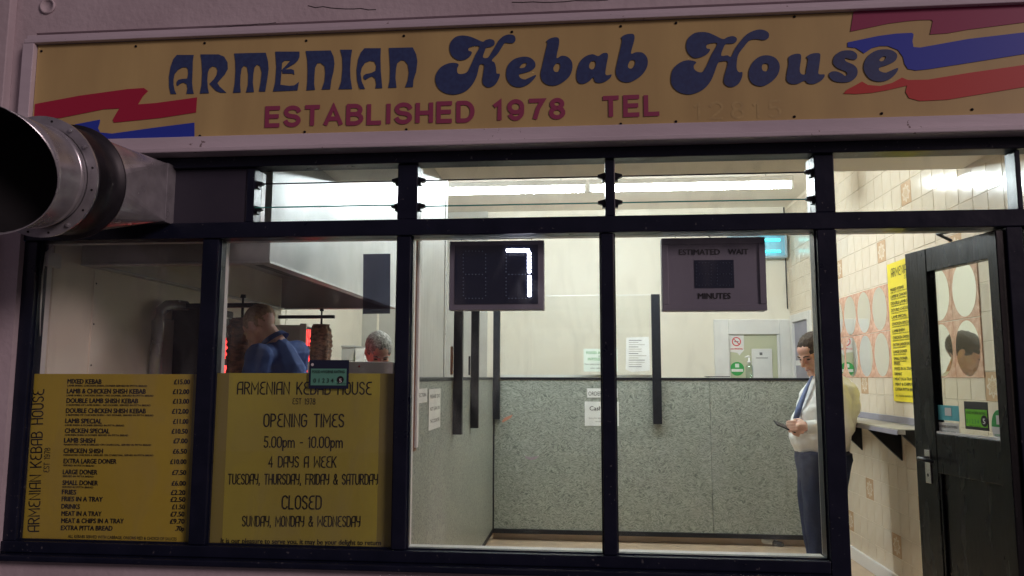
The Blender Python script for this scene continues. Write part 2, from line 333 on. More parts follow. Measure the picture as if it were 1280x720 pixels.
_tc = {}
def text_mesh(body, bold):
    cu = D.curves.new('t', 'FONT'); cu.body = body; cu.offset = bold; cu.extrude = .0; cu.fill_mode = 'FRONT'; cu.resolution_u = 3
    o = D.objects.new('t', cu); me = D.meshes.new_from_object(o); D.objects.remove(o)
    return me
CAP = None
def lettering(body, P0, P1, V, m, parent, bold=.0, name='lettering', lift=.0012):
    """words laid flat: baseline P0 -> P1, cap height vector V"""
    global CAP
    if CAP is None: CAP = max(v.co.y for v in text_mesh('H', 0).vertices)
    me = text_mesh(body, 0); xs = [v.co.x for v in me.vertices]
    if not xs: return None
    x0, x1 = min(xs), max(xs); U = P1 - P0; nrm = U.cross(V).normalized()
    sh = [(0, 0)] if bold < .005 else [(-1, 0), (-.35, .5), (.35, -.5), (1, 0)]
    ws = (x1 - x0) + 2 * bold; vs, fs = [], []
    for q, (dx, dy) in enumerate(sh):
        k = len(vs); vs += [P0 + U * ((v.co.x - x0 + bold + dx * bold) / ws) + V * ((v.co.y + dy * bold) / CAP) + nrm * (lift + q * .00015) for v in me.vertices]
        fs += [tuple(i + k for i in p.vertices) for p in me.polygons]
    D.meshes.remove(me)
    o = link(name, mesh(name, vs, fs), m, parent)
    return o
def words(body, u0, v0, u1, v1, h, y, m, parent, bold=.0, name='lettering'):
    a, b, c = Y(u0, v0, y), Y(u1, v1, y), Y(u0, v0 - h, y)
    return lettering(body, a, b, Vector((0, 0, (c - a).length)), m, parent, bold, name)

# narrow rounded poster lettering drawn as strokes
def arc(cx, cy, rx, ry, a0, a1, n=8):
    return [(cx + rx * math.cos(math.radians(a0 + (a1 - a0) * i / n)), cy + ry * math.sin(math.radians(a0 + (a1 - a0) * i / n))) for i in range(n + 1)]
G = {
 'A': (1, [[(0, 0), (0, .72)] + arc(.5, .72, .5, .28, 180, 90, 6)[1:] + [(1, 1), (1, 0)], [(0, .4), (1, .4)]]),
 'R': (1, [[(0, 0), (0, 1), (.4, 1)] + arc(.4, .75, .55, .25, 90, -90)[1:] + [(0, .5)], [(.42, .5), (1, 0)]]),
 'M': (1.3, [[(0, 0), (0, 1), (.5, .35), (1, 1), (1, 0)]]),
 'E': (.95, [[(1, 1), (.75, 1)] + arc(.6, .77, .5, .23, 90, 270)[1:] + arc(.6, .27, .6, .27, 90, 270)[1:] + [(1, 0)]]),
 'N': (1.05, [[(0, 0), (0, 1), (1, 0), (1, 1)]]), 'I': (.12, [[(.5, 0), (.5, 1)]]),
 'K': (1, [[(0, 0), (0, 1)], [(1, 1), (.04, .42)], [(.3, .58), (1, 0)]]),
 'B': (1, [[(0, 0), (0, 1), (.45, 1)] + arc(.45, .77, .45, .23, 90, -90)[1:] + [(.02, .54)], [(.5, .54)] + arc(.5, .27, .5, .27, 90, -90)[1:] + [(0, 0)]]),
 'H': (1, [[(0, 0), (0, 1)], [(1, 0), (1, 1)], [(0, .5), (1, .5)]]),
 'O': (1, [[(0, .5), (0, .7)] + arc(.5, .7, .5, .3, 180, 0, 12)[1:] + [(1, .3)] + arc(.5, .3, .5, .3, 0, -180, 12)[1:] + [(0, .52)]]),
 'U': (1, [[(0, 1), (0, .3)] + arc(.5, .3, .5, .3, 180, 360, 12)[1:] + [(1, 1)]]),
 'S': (.9, [arc(.5, .76, .48, .24, 20, 180, 8) + [(.1, .62), (.9, .4)] + arc(.5, .24, .48, .24, 0, -160, 8)]),
 'T': (.95, [[(0, 1), (1, 1)], [(.5, 1), (.5, 0)]]), 'P': (.95, [[(0, 0), (0, 1), (.4, 1)] + arc(.4, .73, .55, .27, 90, -90)[1:] + [(0, .46)]]),
 'G': (1, [arc(.5, .7, .5, .3, 20, 180, 8) + [(0, .3)] + arc(.5, .3, .5, .3, 180, 360, 10)[1:] + [(1, .48), (.55, .48)]]),
 'D': (1, [[(0, 0), (0, 1), (.4, 1)] + arc(.4, .7, .6, .3, 90, 0)[1:] + arc(.4, .3, .6, .3, 0, -90) + [(0, 0)]]),
 'Y': (1, [[(0, 1), (0, .65)] + arc(.5, .65, .5, .2, 180, 360, 8)[1:] + [(1, 1)], [(.98, .65), (.98, .2)] + arc(.5, .2, .48, .2, 0, -70, 5)[1:]]),
 'W': (1.35, [[(0, 1), (0, 0), (.5, .65), (1, 0), (1, 1)]]), 'F': (.9, [[(0, 0), (0, 1), (1, 1)], [(0, .52), (.8, .52)]]),
 'L': (.85, [[(0, 1), (0, 0), (1, 0)]]), 'C': (.95, [arc(.55, .7, .55, .3, 30, 180, 8) + [(0, .3)] + arc(.55, .3, .55, .3, 180, 330, 8)[1:]]),
 '&': (1.1, [[(1, 0), (.25, .72)] + arc(.48, .8, .25, .2, 200, -60, 9) + [(.15, .42)] + arc(.42, .24, .42, .24, 150, 330, 9) + [(1, .42)]]),
 ',': (.15, [[(.5, .08), (.2, -.12)]]), '.': (.12, [[(.5, 0), (.5, .06)]]), '-': (.5, [[(0, .45), (1, .45)]]),
 '1': (.35, [[(0, .85), (.8, 1), (.8, 0)]]), '7': (.9, [[(0, 1), (1, 1), (.4, 0)]]), '4': (.95, [[(.75, 0), (.75, 1), (0, .3), (1, .3)]]),
 '5': (.9, [[(.95, 1), (.1, 1), (.05, .58), (.4, .6)] + arc(.42, .3, .55, .3, 80, -150, 10)]),
 '0': (1, [[(0, .5), (0, .7)] + arc(.5, .7, .5, .3, 180, 0, 12)[1:] + [(1, .3)] + arc(.5, .3, .5, .3, 0, -180, 12)[1:] + [(0, .52)]]),
 '8': (.95, [arc(.5, .77, .42, .23, -90, 270, 14), arc(.5, .27, .5, .27, 90, 450, 14)]),
 '9': (.95, [arc(.5, .72, .5, .28, 0, 360, 14), [(1, .72), (1, .3)] + arc(.5, .3, .5, .3, 0, -150, 8)]),
 'p': (.9, [[(0, .65), (0, -.3)], arc(.5, .33, .48, .32, 180, -180, 12)]),
 'm': (1.5, [[(0, 0), (0, .65)], [(0, .4)] + arc(.25, .4, .25, .25, 180, 0, 6) + [(.5, 0)], [(.5, .4)] + arc(.75, .4, .25, .25, 180, 0, 6) + [(1, 0)]]),
}
GH = dict(G)
GH.update({'E': (.9, [[(1, 1), (0, 1), (0, 0), (1, 0)], [(0, .52), (.92, .52)]]), 'A': (1.15, [[(0, 0), (.5, 1), (1, 0)], [(.2, .3), (.8, .3)]]),
 'S': (1, [arc(.5, .75, .5, .25, 10, 180, 8) + arc(.45, .75, .45, .24, 190, 260, 4) + arc(.55, .25, .45, .24, 80, 0, 5) + arc(.5, .25, .5, .25, -10, -170, 9)]),
 'B': (1, [[(0, 0), (0, 1)], [(0, 1), (.5, 1)] + arc(.5, .765, .42, .235, 90, -90)[1:] + [(0, .53)], [(0, .53), (.5, .53)] + arc(.5, .265, .5, .265, 90, -90)[1:] + [(0, 0)]]),
 'D': (1.05, [[(0, 0), (0, 1)], [(0, 1), (.45, 1)] + arc(.45, .5, .55, .5, 90, -90, 14)[1:] + [(0, 0)]]), 'L': (.85, [[(0, 1), (0, 0), (1, 0)]]),
 '1': (.55, [[(.1, .78), (.75, .98), (.75, 0)]]), '9': (1, [arc(.5, .68, .5, .32, -30, 330, 18), [(1, .7), (1, .5)] + arc(.5, .4, .5, .4, 0, -150, 10)]), '7': (1, [[(0, 1), (1, 1), (.62, .55), (.4, 0)]]),
 '2': (1, [arc(.5, .72, .5, .28, 170, -40, 10) + [(0, 0), (1, 0)]])})
def strokes(body, P0, P1, V, m, parent, wt=.10, gw=.42, gap=.17, name='lettering', lift=.0012, G=G):
    adv = sum((G[c][0] * gw if c in G else .30) + gap for c in body) - gap
    U = P1 - P0; nrm = U.cross(V).normalized(); lay = 0; vs, fs = [], []; x = 0
    su, sv = U.length / adv, V.length; ud, vd = U.normalized(), V.normalized(); hw = wt * sv / 2
    for c in body:
        if c not in G: x += .30 + gap; continue
        w_, polys = G[c]
        for pl in polys:
            lay += 1
            pts = [Vector(((x + px_ * w_ * gw) * su, py_ * sv)) for px_, py_ in pl]
            q = [pts[0]]
            for p in pts[1:]:
                if (p - q[-1]).length > 1e-5: q.append(p)
            n = len(q); off = []
            for i in range(n):
                d1 = (q[i] - q[i - 1]).normalized() if i else (q[1] - q[0]).normalized()
                d2 = (q[i + 1] - q[i]).normalized() if i < n - 1 else d1
                t = (d1 + d2); t = t.normalized() if t.length > .2 else d1
                nn = Vector((-t.y, t.x)); k = 1 / max(.5, nn.dot(Vector((-d1.y, d1.x)))); off.append(nn * hw * k)
            closed = (q[0] - q[-1]).length < hw
            if not closed: q[0] = q[0] - (q[1] - q[0]).normalized() * hw * (.8 if G is not GH else .6); q[-1] = q[-1] + (q[-1] - q[-2]).normalized() * hw * (.8 if G is not GH else .6)
            b = len(vs); l_ = lift + (lay % 3) * .0002
            for i in range(n):
                for s in (-1, 1):
                    a = q[i] + off[i] * s; vs.append(P0 + ud * a.x + vd * a.y + nrm * l_)
            fs += [(b + 2 * i, b + 2 * i + 2, b + 2 * i + 3, b + 2 * i + 1) for i in range(n - 1)]
        x += w_ * gw + gap
    return link(name, mesh(name, vs, fs), m, parent)
def pstrokes(body, u0, v0, u1, v1, h, y, m, parent, **k):
    a, b, c = Y(u0, v0, y), Y(u1, v1, y), Y(u0, v0 - h, y)
    return strokes(body, a, b, Vector((0, 0, (c - a).length)), m, parent, **k)

# ================================================================== SETTING
XR, XL, YB = 2.08, -2.406, 5.0        # inner faces: tiled wall, kitchen wall, back wall
FZ, HZ, SFZ = .085, 3.27, 2.65       # shop floor, ceiling, soffit
tag(box('pavement', -14, 14, -12, -.005, -.25, 0, M['pave']), kind='structure')
tag(box('shop_floor', XL, XR, .16, YB, -.1, FZ, M['floor']), kind='structure')
tag(box('ceiling', XL - .2, XR + .2, 1.25, YB + .2, HZ, HZ + .12, M['ceil']), kind='structure')
tag(box('soffit', XL, XR - .008, .165, 1.25, SFZ, HZ + .1, M['ceil']), kind='structure')
tag(box('back_wall', XL - .2, XR + .2, YB, YB + .2, -.1, HZ, M['cream']), kind='structure')

# facade masonry round the window: piers, spandrel above, wall below the sill
gx = {k: v for k, v in zip(('m1', 'm2l', 'm2r', 'm3l', 'm3r', 'm4l', 'm4r', 'm5l', 'm5r'), (-2.403, -1.642, -1.570, -.789, -.730, .060, .113, .915, .989))}
ZB, ZT, ZU, ZP = .808, 2.087, 2.156, 2.396         # glass bottom, transom underside, transom top, upper glass top
XDL, XDR = .989, Y(1264, 400, 0).x                  # door opening
XJ = Y(24, 400, 0).x
fz_top = 3.6
wallp = boxes('facade_wall', [(-9, XJ, -.03, .16, -.2, fz_top), (XJ, 9, -.03, .16, 3.035, fz_top), (XJ, 9, .03, .16, 2.50, 3.035),
                      (XJ, XDL, -.012, .16, -.2, .735), (XDR + .50, 9, -.03, .16, -.2, 2.50)], M['render'])
tag(wallp, kind='structure')
box('corner_pilaster', XJ - .42, XJ - .10, -.075, -.03, -.2, fz_top, M['render'], wallp, .004)
# cracked paint ledge line and an old round fixing
a = Y(60, 8, -.03)
vs = []
rings('round_fixing', [[a + Vector((math.cos(t * math.pi / 12) * r_, y_, math.sin(t * math.pi / 12) * r_)) for t in range(24)] for r_, y_ in ((.038, 0), (.036, -.008), (.028, -.008), (.026, -.002))], M['render'], wallp)
for (u0, v0, u1, v1) in ((250, 36, 345, 28), (700, 20, 905, 12), (385, 8, 470, 12), (640, 3, 760, 0)):
    p, q = Y(u0, v0, -.031), Y(u1, v1, -.031); n = 9
    pts = [p.lerp(q, i / n) + Vector((0, 0, random.uniform(-.004, .004))) for i in range(n + 1)]
    tube_path('paint_crack', pts, .0016, M['print'], wallp, 4)

# ------------------------------------------------------------------ fascia sign
SY = -.052
sign = thing('fascia_sign', 'long yellow shop sign reading ARMENIAN Kebab House above the shopfront window', 'shop sign')
sl, st, sb = Y(44, 100, SY).x, (Y(45, 58, SY).z + Y(1278, 5, SY).z) / 2, (Y(243, 172, SY).z + Y(1278, 142, SY).z) / 2
SRX = 3.05
box('board', sl, SRX, SY, .03, sb, st, M['signyellow'], sign, .002)
SP = SY - .002
def zoomed(ox, oy, s, pts): return [(ox + a / s, oy + b / s) for a, b in pts]
S1 = (200, 30, 7.111); S2 = (360, 30, 7.111)
LET = [
 (S1, [[(150,275),(300,275),(291,330),(290,400),(285,520),(290,575),(300,620),(235,620),(245,570),(238,535),(210,520),(180,530),(158,550),(148,540),(148,515),(165,495),(200,488),(243,485),(252,440),(248,400),(235,385),(200,385),(160,408),(130,445),(120,490),(120,540),(130,590),(145,622),(95,622),(82,560),(80,470),(95,380),(120,310)]]),
 (S1, [[(360,270),(520,270),(570,290),(600,340),(602,400),(575,450),(530,500),(510,525),(530,555),(590,610),(540,610),(500,595),(470,565),(440,530),(480,490),(505,450),(512,410),(500,385),(470,375),(440,395),(425,430),(420,500),(425,570),(435,615),(355,618),(370,540),(375,430),(370,330)]]),
 (S1, [[(660,262),(800,258),(940,255),(960,330),(965,400),(955,480),(945,540),(935,600),(880,600),(895,520),(905,430),(890,375),(865,360),(840,385),(830,440),(825,520),(835,605),(765,608),(782,540),(785,450),(775,385),(748,370),(725,395),(715,460),(712,540),(718,608),(650,612),(665,530),(672,420),(670,330)]]),
 (S1, [[(1025,245),(1240,245),(1240,290),(1225,325),(1200,350),(1110,405),(1165,400),(1190,410),(1195,450),(1175,440),(1090,440),(1085,405),(1120,370),(1160,325),(1110,325),(1085,345),(1080,420),(1070,540),(1150,550),(1195,545),(1235,515),(1222,590),(1005,600),(1025,520),(1035,380)]]),
 (S2, [[(158,240),(380,235),(405,290),(413,350),(405,420),(385,500),(375,580),(300,583),(325,510),(332,430),(325,375),(290,345),(260,350),(240,390),(235,460),(232,530),(240,585),(165,590),(172,520),(175,420),(172,320)]]),
 (S2, [[(465,228),(570,228),(558,300),(552,400),(555,480),(570,578),(450,580),(475,510),(485,400),(483,300)]]),
 (S2, [[(680,215),(825,215),(822,300),(825,420),(838,570),(778,572),(785,530),(775,485),(750,465),(725,475),(690,497),(672,485),(672,460),(690,445),(740,435),(780,415),(785,370),(768,335),(730,328),(685,345),(655,390),(645,440),(655,510),(685,577),(635,578),(615,500),(610,410),(625,310),(650,250)]]),
 (S2, [[(897,213),(1110,208),(1140,270),(1150,330),(1140,420),(1115,500),(1110,560),(1042,563),(1065,500),(1075,430),(1065,360),(1035,325),(1005,322),(970,350),(960,400),(955,480),(965,565),(892,568),(905,500),(908,400),(903,300)]]),
]
for s, loops in LET: outline('letter', [zoomed(*s, l) for l in loops], SP, M['signnavy'], sign)
K3 = (535, 25, 7.2); K4 = (670, 25, 7.2); K5 = (830, 25, 7.2); K6 = (970, 20, 6.0)
SCR = [
 (K3, [[(300,140),(360,145),(420,165),(490,195),(520,180),(560,172),(595,185),(598,220),(570,240),(525,250),(510,280),(495,335),(540,338),(580,280),(610,230),(640,180),(680,145),(730,130),(775,140),(788,175),(770,205),(730,208),(695,205),(670,235),(630,300),(575,360),(600,385),(612,430),(618,480),(645,485),(640,520),(610,575),(575,600),(535,605),(500,580),(490,540),(500,470),(505,405),(465,405),(440,500),(400,580),(340,640),(260,668),(180,665),(110,630),(72,570),(70,500),(110,430),(170,395),(230,385),(275,398),(262,440),(270,480),(310,485),(355,465),(390,400),(430,310),(465,240),(415,235),(370,250),(365,275),(395,290),(375,330),(330,357),(270,360),(215,320),(195,260),(205,200),(245,155)]]),
 (K3, [[(860,330),(920,340),(960,375),(965,420),(930,455),(870,475),(820,490),(830,520),(870,535),(910,520),(970,495),(955,530),(900,580),(830,605),(760,590),(715,540),(705,470),(725,400),(780,350)], [(825,430),(850,395),(885,385),(885,410),(860,430)]]),
 (K4, [[(95,190),(130,165),(185,155),(208,175),(205,230),(185,340),(230,322),(280,330),(320,370),(328,430),(305,500),(250,555),(180,588),(110,585),(60,550),(42,490),(60,400),(85,290),(103,210)], [(160,420),(185,390),(215,395),(218,430),(200,465),(170,465),(157,445)]]),
 (K4, [[(510,308),(560,325),(600,300),(640,298),(648,330),(635,400),(625,485),(650,497),(680,490),(665,525),(610,560),(555,565),(530,550),(515,515),(480,550),(430,573),(385,565),(365,520),(370,450),(400,370),(450,325)], [(480,400),(500,372),(530,370),(540,400),(525,435),(500,445),(480,430)]]),
 (K4, [[(768,155),(810,130),(870,125),(887,150),(880,200),(855,300),(900,290),(960,295),(1000,340),(1005,400),(980,460),(930,515),(850,558),(780,555),(735,520),(718,460),(735,370),(760,260),(775,180)], [(828,405),(850,365),(885,360),(895,385),(880,420),(855,438),(832,430)]]),
 (K5, [[(340,108),(400,115),(460,140),(530,172),(570,155),(620,145),(655,165),(645,200),(610,212),(560,215),(535,250),(515,320),(570,318),(605,330),(640,260),(690,190),(750,125),(830,90),(890,88),(940,115),(940,160),(900,180),(830,172),(770,185),(720,240),(670,310),(655,380),(655,440),(675,470),(705,470),(700,520),(670,575),(620,602),(570,595),(540,560),(545,500),(575,380),(520,372),(485,390),(455,470),(420,550),(360,620),(280,660),(200,668),(120,640),(70,580),(65,500),(90,430),(150,380),(220,362),(290,378),(268,410),(275,445),(310,468),(350,465),(390,400),(430,310),(480,215),(430,208),(385,225),(385,255),(415,265),(390,305),(330,335),(270,340),(220,300),(200,240),(215,170),(270,120)]]),
 (K5, [[(930,318),(1000,340),(1040,400),(1030,480),(975,550),(890,595),(810,580),(770,530),(765,460),(800,380),(860,330)], [(915,390),(940,400),(940,440),(920,462),(890,455),(880,425),(890,398)]]),
 (K6, [[(95,310),(130,288),(180,285),(188,320),(178,400),(190,435),(222,435),(228,400),(240,330),(230,305),(270,282),(325,280),(332,310),(322,390),(320,435),(365,440),(345,480),(290,508),(240,505),(215,485),(165,508),(110,508),(80,480),(82,430),(95,360)]]),
 (K6, [[(520,258),(575,262),(608,290),(600,325),(560,325),(520,315),(525,340),(580,365),(610,400),(605,450),(560,490),(490,498),(430,485),(398,450),(410,420),(450,415),(490,430),(520,450),(535,435),(520,415),(460,390),(428,350),(440,300),(475,270)]]),
 (K6, [[(810,250),(870,258),(908,290),(895,335),(840,365),(780,385),(775,410),(820,425),(860,410),(915,390),(900,430),(850,475),(780,492),(710,475),(665,420),(660,360),(690,300),(745,262)], [(775,330),(800,305),(825,305),(815,330),(790,340)]]),
]
for s, loops in SCR: outline('letter', [zoomed(*s, l) for l in loops], SP - .001, M['signnavy'], sign, smooth=True)
R1 = (960, 0, 4.0); R0 = (0, 0, 4.0)
for s, pts, mm in (
 (R1, [(428,57),(412,158),(600,118),(700,105),(760,100),(815,99),(824,106),(818,135),(810,172),(900,166),(1000,148),(1280,112),(1700,75),(1700,10),(1280,22)], 'signmaroon'),
 (R1, [(398,212),(550,180),(640,168),(720,164),(728,172),(722,205),(727,235),(760,238),(1000,195),(1280,162),(1700,128),(1700,232),(1280,270),(1000,315),(800,346),(740,352),(700,345),(683,320),(675,285),(650,250),(600,230),(560,230),(520,240),(480,267),(440,240),(398,235)], 'signblue'),
 (R1, [(378,468),(395,448),(430,430),(470,408),(500,425),(560,430),(620,415),(670,388),(700,400),(800,398),(1000,365),(1280,325),(1700,285),(1700,395),(1280,435),(1100,465),(900,498),(760,505),(705,490),(688,460),(695,428),(600,450),(520,464),(440,470)], 'signbrightred'),
 (R0, [(175,520),(400,478),(640,445),(720,440),(740,455),(715,480),(690,522),(780,515),(985,487),(980,562),(800,590),(570,613),(563,600),(580,570),(597,542),(520,546),(450,560),(300,590),(170,592)], 'signred'),
 (R0, [(375,622),(500,598),(498,615),(490,640),(500,662),(560,668),(760,640),(972,613),(972,690),(700,692),(440,694),(375,660)], 'signblue')):
    outline('flag_stripe', [zoomed(*s, pts)], SP, M[mm], sign)
pstrokes('ESTABLISHED', 333.5, 157, 590.5, 150.5, 21.5, SP, M['signword'], sign, wt=.25, gw=.62, gap=.36, G=GH)
pstrokes('1978', 618, 149, 704, 146.5, 21.5, SP, M['signword'], sign, wt=.25, gw=.58, gap=.38, G=GH)
pstrokes('TEL', 755.5, 144.8, 822.5, 142.2, 22, SP, M['signword'], sign, wt=.25, gw=.62, gap=.36, G=GH)
pstrokes('12815', 868, 149, 976, 146, 20, SY - .0004, M['signghost'], sign, wt=.16, gw=.6, gap=.5, G=GH, name='faded_lettering', lift=.0002)
for u, v in ((52,64),(170,58),(256,54),(383,51),(505,45),(640,40),(776,33),(845,29),(993,21),(250,170),(381,165),(508,162),(776,155),(845,152),(993,146),(1102,142),(1215,137)):
    p = Y(u, v, SY); rings('screw', [[p + Vector((math.cos(t * math.pi / 4) * r_, y_, math.sin(t * math.pi / 4) * r_)) for t in range(8)] for r_, y_ in ((.0058, 0), (.0055, -.003), (.003, -.004))], M['soot'], sign)
# mouldings round the sign
fr = thing('sign_moulding', 'pale mauve painted timber moulding framing the yellow shop sign', 'moulding')
box('top_moulding', sl - .05, SRX, -.075, .03, st + .002, st + .022, M['trim'], fr, .003)
box('upper_bead', sl - .05, SRX, -.062, .03, st + .024, st + .044, M['trim'], fr, .004)
box('side_moulding', sl - .055, sl - .002, -.075, .03, sb - .05, st + .001, M['trim'], fr, .003)
zh = 2.437
box('lower_moulding', sl - .05, SRX, -.070, .03, sb - .052, sb - .002, M['trim'], fr, .003)
box('drip_ledge', sl - .055, SRX, -.095, .03, sb - .078, sb - .056, M['trim'], fr, .005)

# ------------------------------------------------------------------ window frame
wf = thing('shopfront_window_frame', 'dark navy painted timber shopfront frame holding the four big display windows', 'window frame')
FY0, FY1 = -.005, .075
ht = sb - .08
def member(name, x0, x1, z0, z1, y0=FY0, y1=FY1): return box(name, x0, x1, y0, y1, z0, z1, M['navy'], wf, .004)
member('head_beam', XJ, SRX, ZP, ht, -.02)
uj0, uj1 = Y(308, 240, 0).x, Y(318, 240, 0).x
um3l, um3r = Y(497, 240, 0).x, Y(522, 240, 0).x; um4l, um4r = Y(756.5, 240, 0).x, Y(769, 240, 0).x; um5l, um5r = Y(1018, 225, 0).x, Y(1043, 225, 0).x
for x0, x1 in ((uj0, uj1), (um3l, um3r), (um4l, um4r), (um5l, um5r)): member('upper_mullion', x0, x1, ZU + .001, ZP - .001, FY0 + .002)
member('transom', XJ, XDR + .49, ZT, ZU, -.012)
member('jamb', XJ, gx['m1'], ZB - .001, ZT - .001, FY0 + .002)
for x0, x1 in ((gx['m2l'], gx['m2r']), (gx['m3l'], gx['m3r']), (gx['m4l'], gx['m4r'])): member('mullion', x0, x1, ZB + .001, ZT - .001, FY0 + .002)
box('door_post', gx['m5l'], gx['m5r'], -.010, .10, 0, ZT - .001, M['navy'], wf, .004)
box('hinge_post', XDR, XDR + .06, -.010, .10, 0, ZT - .001, M['navy'], wf, .004)
box('outer_post', XDR + .075, XDR + .49, -.004, .10, 0, ZT - .001, M['navy'], wf, .004)
member('bottom_rail', XJ, gx['m5l'] - .001, ZB - .046, ZB, -.012)
box('sill', XJ - .01, gx['m5l'] - .001, -.055, .10, ZB - .073, ZB - .047, M['navy'], wf, .006)
# small putty beads round each big pane
GY = .028
panes = [(gx['m1'], gx['m2l']), (gx['m2r'], gx['m3l']), (gx['m3r'], gx['m4l']), (gx['m4r'], gx['m5l'])]
for x0, x1 in panes:
    box('glass_pane', x0 - .003, x1 + .003, GY, GY + .006, ZB - .003, ZT + .003, M['glass'], wf)
    for b_ in ((x0, x1, ZB, ZB + .006), (x0, x0 + .006, ZB + .006, ZT), (x1 - .006, x1, ZB + .006, ZT)):
        box('putty_bead', b_[0], b_[1], GY - .012, GY - .001, b_[2], b_[3], M['navy'], wf)
box('glass_pane', um5r - .003, XDR + .06, GY, GY + .006, ZU - .003, ZP + .003, M['glass'], wf)
member('upper_mullion', XDR + .055, XDR + .075, ZU + .001, ZP - .001, FY0 + .002)
box('glass_pane', XDR + .075, XDR + .49, GY, GY + .006, ZU - .003, ZP + .003, M['glass'], wf)
for i, (a_, b_) in enumerate(((gx['m1'] - .05, gx['m1']), (gx['m2l'], gx['m2r']), (gx['m3l'], gx['m3r']), (gx['m4l'], gx['m4r']), (gx['m5l'], gx['m5r'] - .001))):
    box('inner_lining', a_ + .001, b_ - .001, .0755 if i < 4 else .1005, .106, ZB + .001, ZT - .001, M['white'], wf, .002)
boxes('inner_lining', [(gx['m1'] - .05, XDR, .0755, .118, ZT, ZU), (gx['m1'] - .05, gx['m5l'], .0755, .125, ZB - .05, ZB - .001)], M['white'], wf, .002)
boxes('upper_lining', [(a_ + .001, b_ - .001, .0755, .118, ZU + .001, ZP) for a_, b_ in ((uj0, uj1), (um3l, um3r), (um4l, um4r), (um5l, um5r))], M['white'], wf, .002)
# dark boarded light behind the duct
box('infill_board', Y(120, 240, 0).x, uj0 - .001, .004, .05, ZU + .001, ZP - .001, M['darkboard'], wf, .002)
box('board_frame', XJ, Y(120, 240, 0).x, FY0, .06, ZU + .001, ZP - .001, M['navy'], wf)

# louvre windows in the upper lights
for i, (x0, x1, ofs, lab) in enumerate(((uj1, um3l, -.4, 'glass louvre window with tilted top slat above the steel cooker hood'), (um3r, um4l, .05, 'glass louvre window above the lit number display'), (um4r, um5l, .05, 'glass louvre window above the ESTIMATED WAIT sign'))):
    lv = thing('louvre_window', lab, 'louvre window', 'louvre windows over the shopfront')
    hh = ZP - ZU; zc = [ZU + hh * .13, ZU + hh * .44, ZU + hh * .82]
    edges = [ZU, ZU + hh * .255, ZU + hh * .72, ZP]
    for k in range(3):
        z0, z1 = edges[k], edges[k + 1] + (.006 if k < 2 else 0)
        tilt = .012 if not (i == 0 and k == 1) else .045
        prism('glass_slat', [(x0 + .004, .030 - tilt, z0), (x1 - .004, .030 - tilt, z0), (x1 - .004, .030 + tilt, z1), (x0 + .004, .030 + tilt, z1)], (0, .005, 0), M['glass'], lv)
        if k: box('slat_edge', x0 + .012, x1 - .012, .028 - tilt, .036 - tilt, z0 - .003, z0 + .0012, M['glassedge'] if k == 1 else M['black'], lv)
    for k in (1, 2):
        for s, xx in ((1, x0), (-1, x1)):
            z = edges[k]
            a_, b_ = xx, xx + s * .030
            prism('slat_clip', [(a_, .012, z - .014), (b_, .012, z - .004), (b_, .012, z + .006), (a_, .012, z + .014)], (0, .022, 0), M['black'], lv)
            box('clip_tab', min(xx, xx + s * .012), max(xx, xx + s * .012), .008, .040, z - .021, z - .010, M['black'], lv)

# ------------------------------------------------------------------ extractor duct
duct = thing('extractor_duct', 'round galvanised kitchen extractor duct with open cowl sticking out of the shopfront', 'extractor duct')
AX = -1.875
dv = Vector((.0, -1, -.14)).normalized()
up2 = Vector((1, 0, 0)).cross(dv).normalized()
if up2.z < 0: up2 = -up2
def circ(c, r_, n=48, ph=0, tilt=None):
    out = []
    for i in range(n):
        t = 2 * math.pi * i / n + ph; v = Vector((1, 0, 0)) * math.cos(t) * r_ + up2 * math.sin(t) * r_
        p = c + v
        if tilt: p = p + dv * (tilt(v / r_))
        out.append(p)
    return out
cf = Y(50, 221, -.54)                       # centre of the front flange
AX = cf.x
Rf = (Y(50, 147, -.54).z - Y(50, 295, -.54).z) / 2
# square to round transition
def sq(c, hw, hh, n=48):
    out = []
    for i in range(n):
        t = 2 * math.pi * i / n; cx, sx = math.cos(t), math.sin(t); k = 1 / max(abs(cx), abs(sx)); out.append(c + Vector((cx * k * hw, 0, sx * k * hh)))
    return out
ctop = Y(208, 205, -.06).z; cbot = Y(208, 276, -.06).z; xr = Y(208, 240, -.06).x
c0 = Vector((xr - .17, -.06, (ctop + cbot) / 2)); cr = cf - dv * .16
rings('square_collar', [sq(c0 + Vector((0, .08, 0)), .172, (ctop - cbot) / 2 + .004), sq(c0, .172, (ctop - cbot) / 2 + .004)], M['galv'], duct, smooth=False)
cc0 = cr - dv * .02; hw0, hh0 = .17, (ctop - cbot) / 2; vs, fs, sm_ = [], [], []
def cpt(a): return cc0 + Vector((1, 0, 0)) * math.cos(a) * Rf * .90 + up2 * math.sin(a) * Rf * .90
for q in range(4):
    a0 = q * math.pi / 2; c1_q = c0 + Vector(((1, -1, -1, 1)[q] * hw0, 0, (1, 1, -1, -1)[q] * hh0)); c2_q = c0 + Vector(((-1, -1, 1, 1)[q] * hw0, 0, (1, -1, -1, 1)[q] * hh0))
    for i in range(14):
        k = len(vs); vs += [c1_q, cpt(a0 + math.pi / 2 * i / 14), cpt(a0 + math.pi / 2 * (i + 1) / 14)]; fs.append((k, k + 1, k + 2)); sm_.append(False)
    k = len(vs); vs += [c1_q, cpt(a0 + math.pi / 2), c2_q]; fs.append((k, k + 1, k + 2)); sm_.append(False)
me_ = mesh('square_to_round_transition', vs, fs)
for p_q, f_q in zip(me_.polygons, sm_): p_q.use_smooth = f_q
tro = link('square_to_round_transition', me_, M['galv'], duct); _m = tro.modifiers.new('sheet', 'SOLIDIFY'); _m.thickness = .002; _m.offset = 0
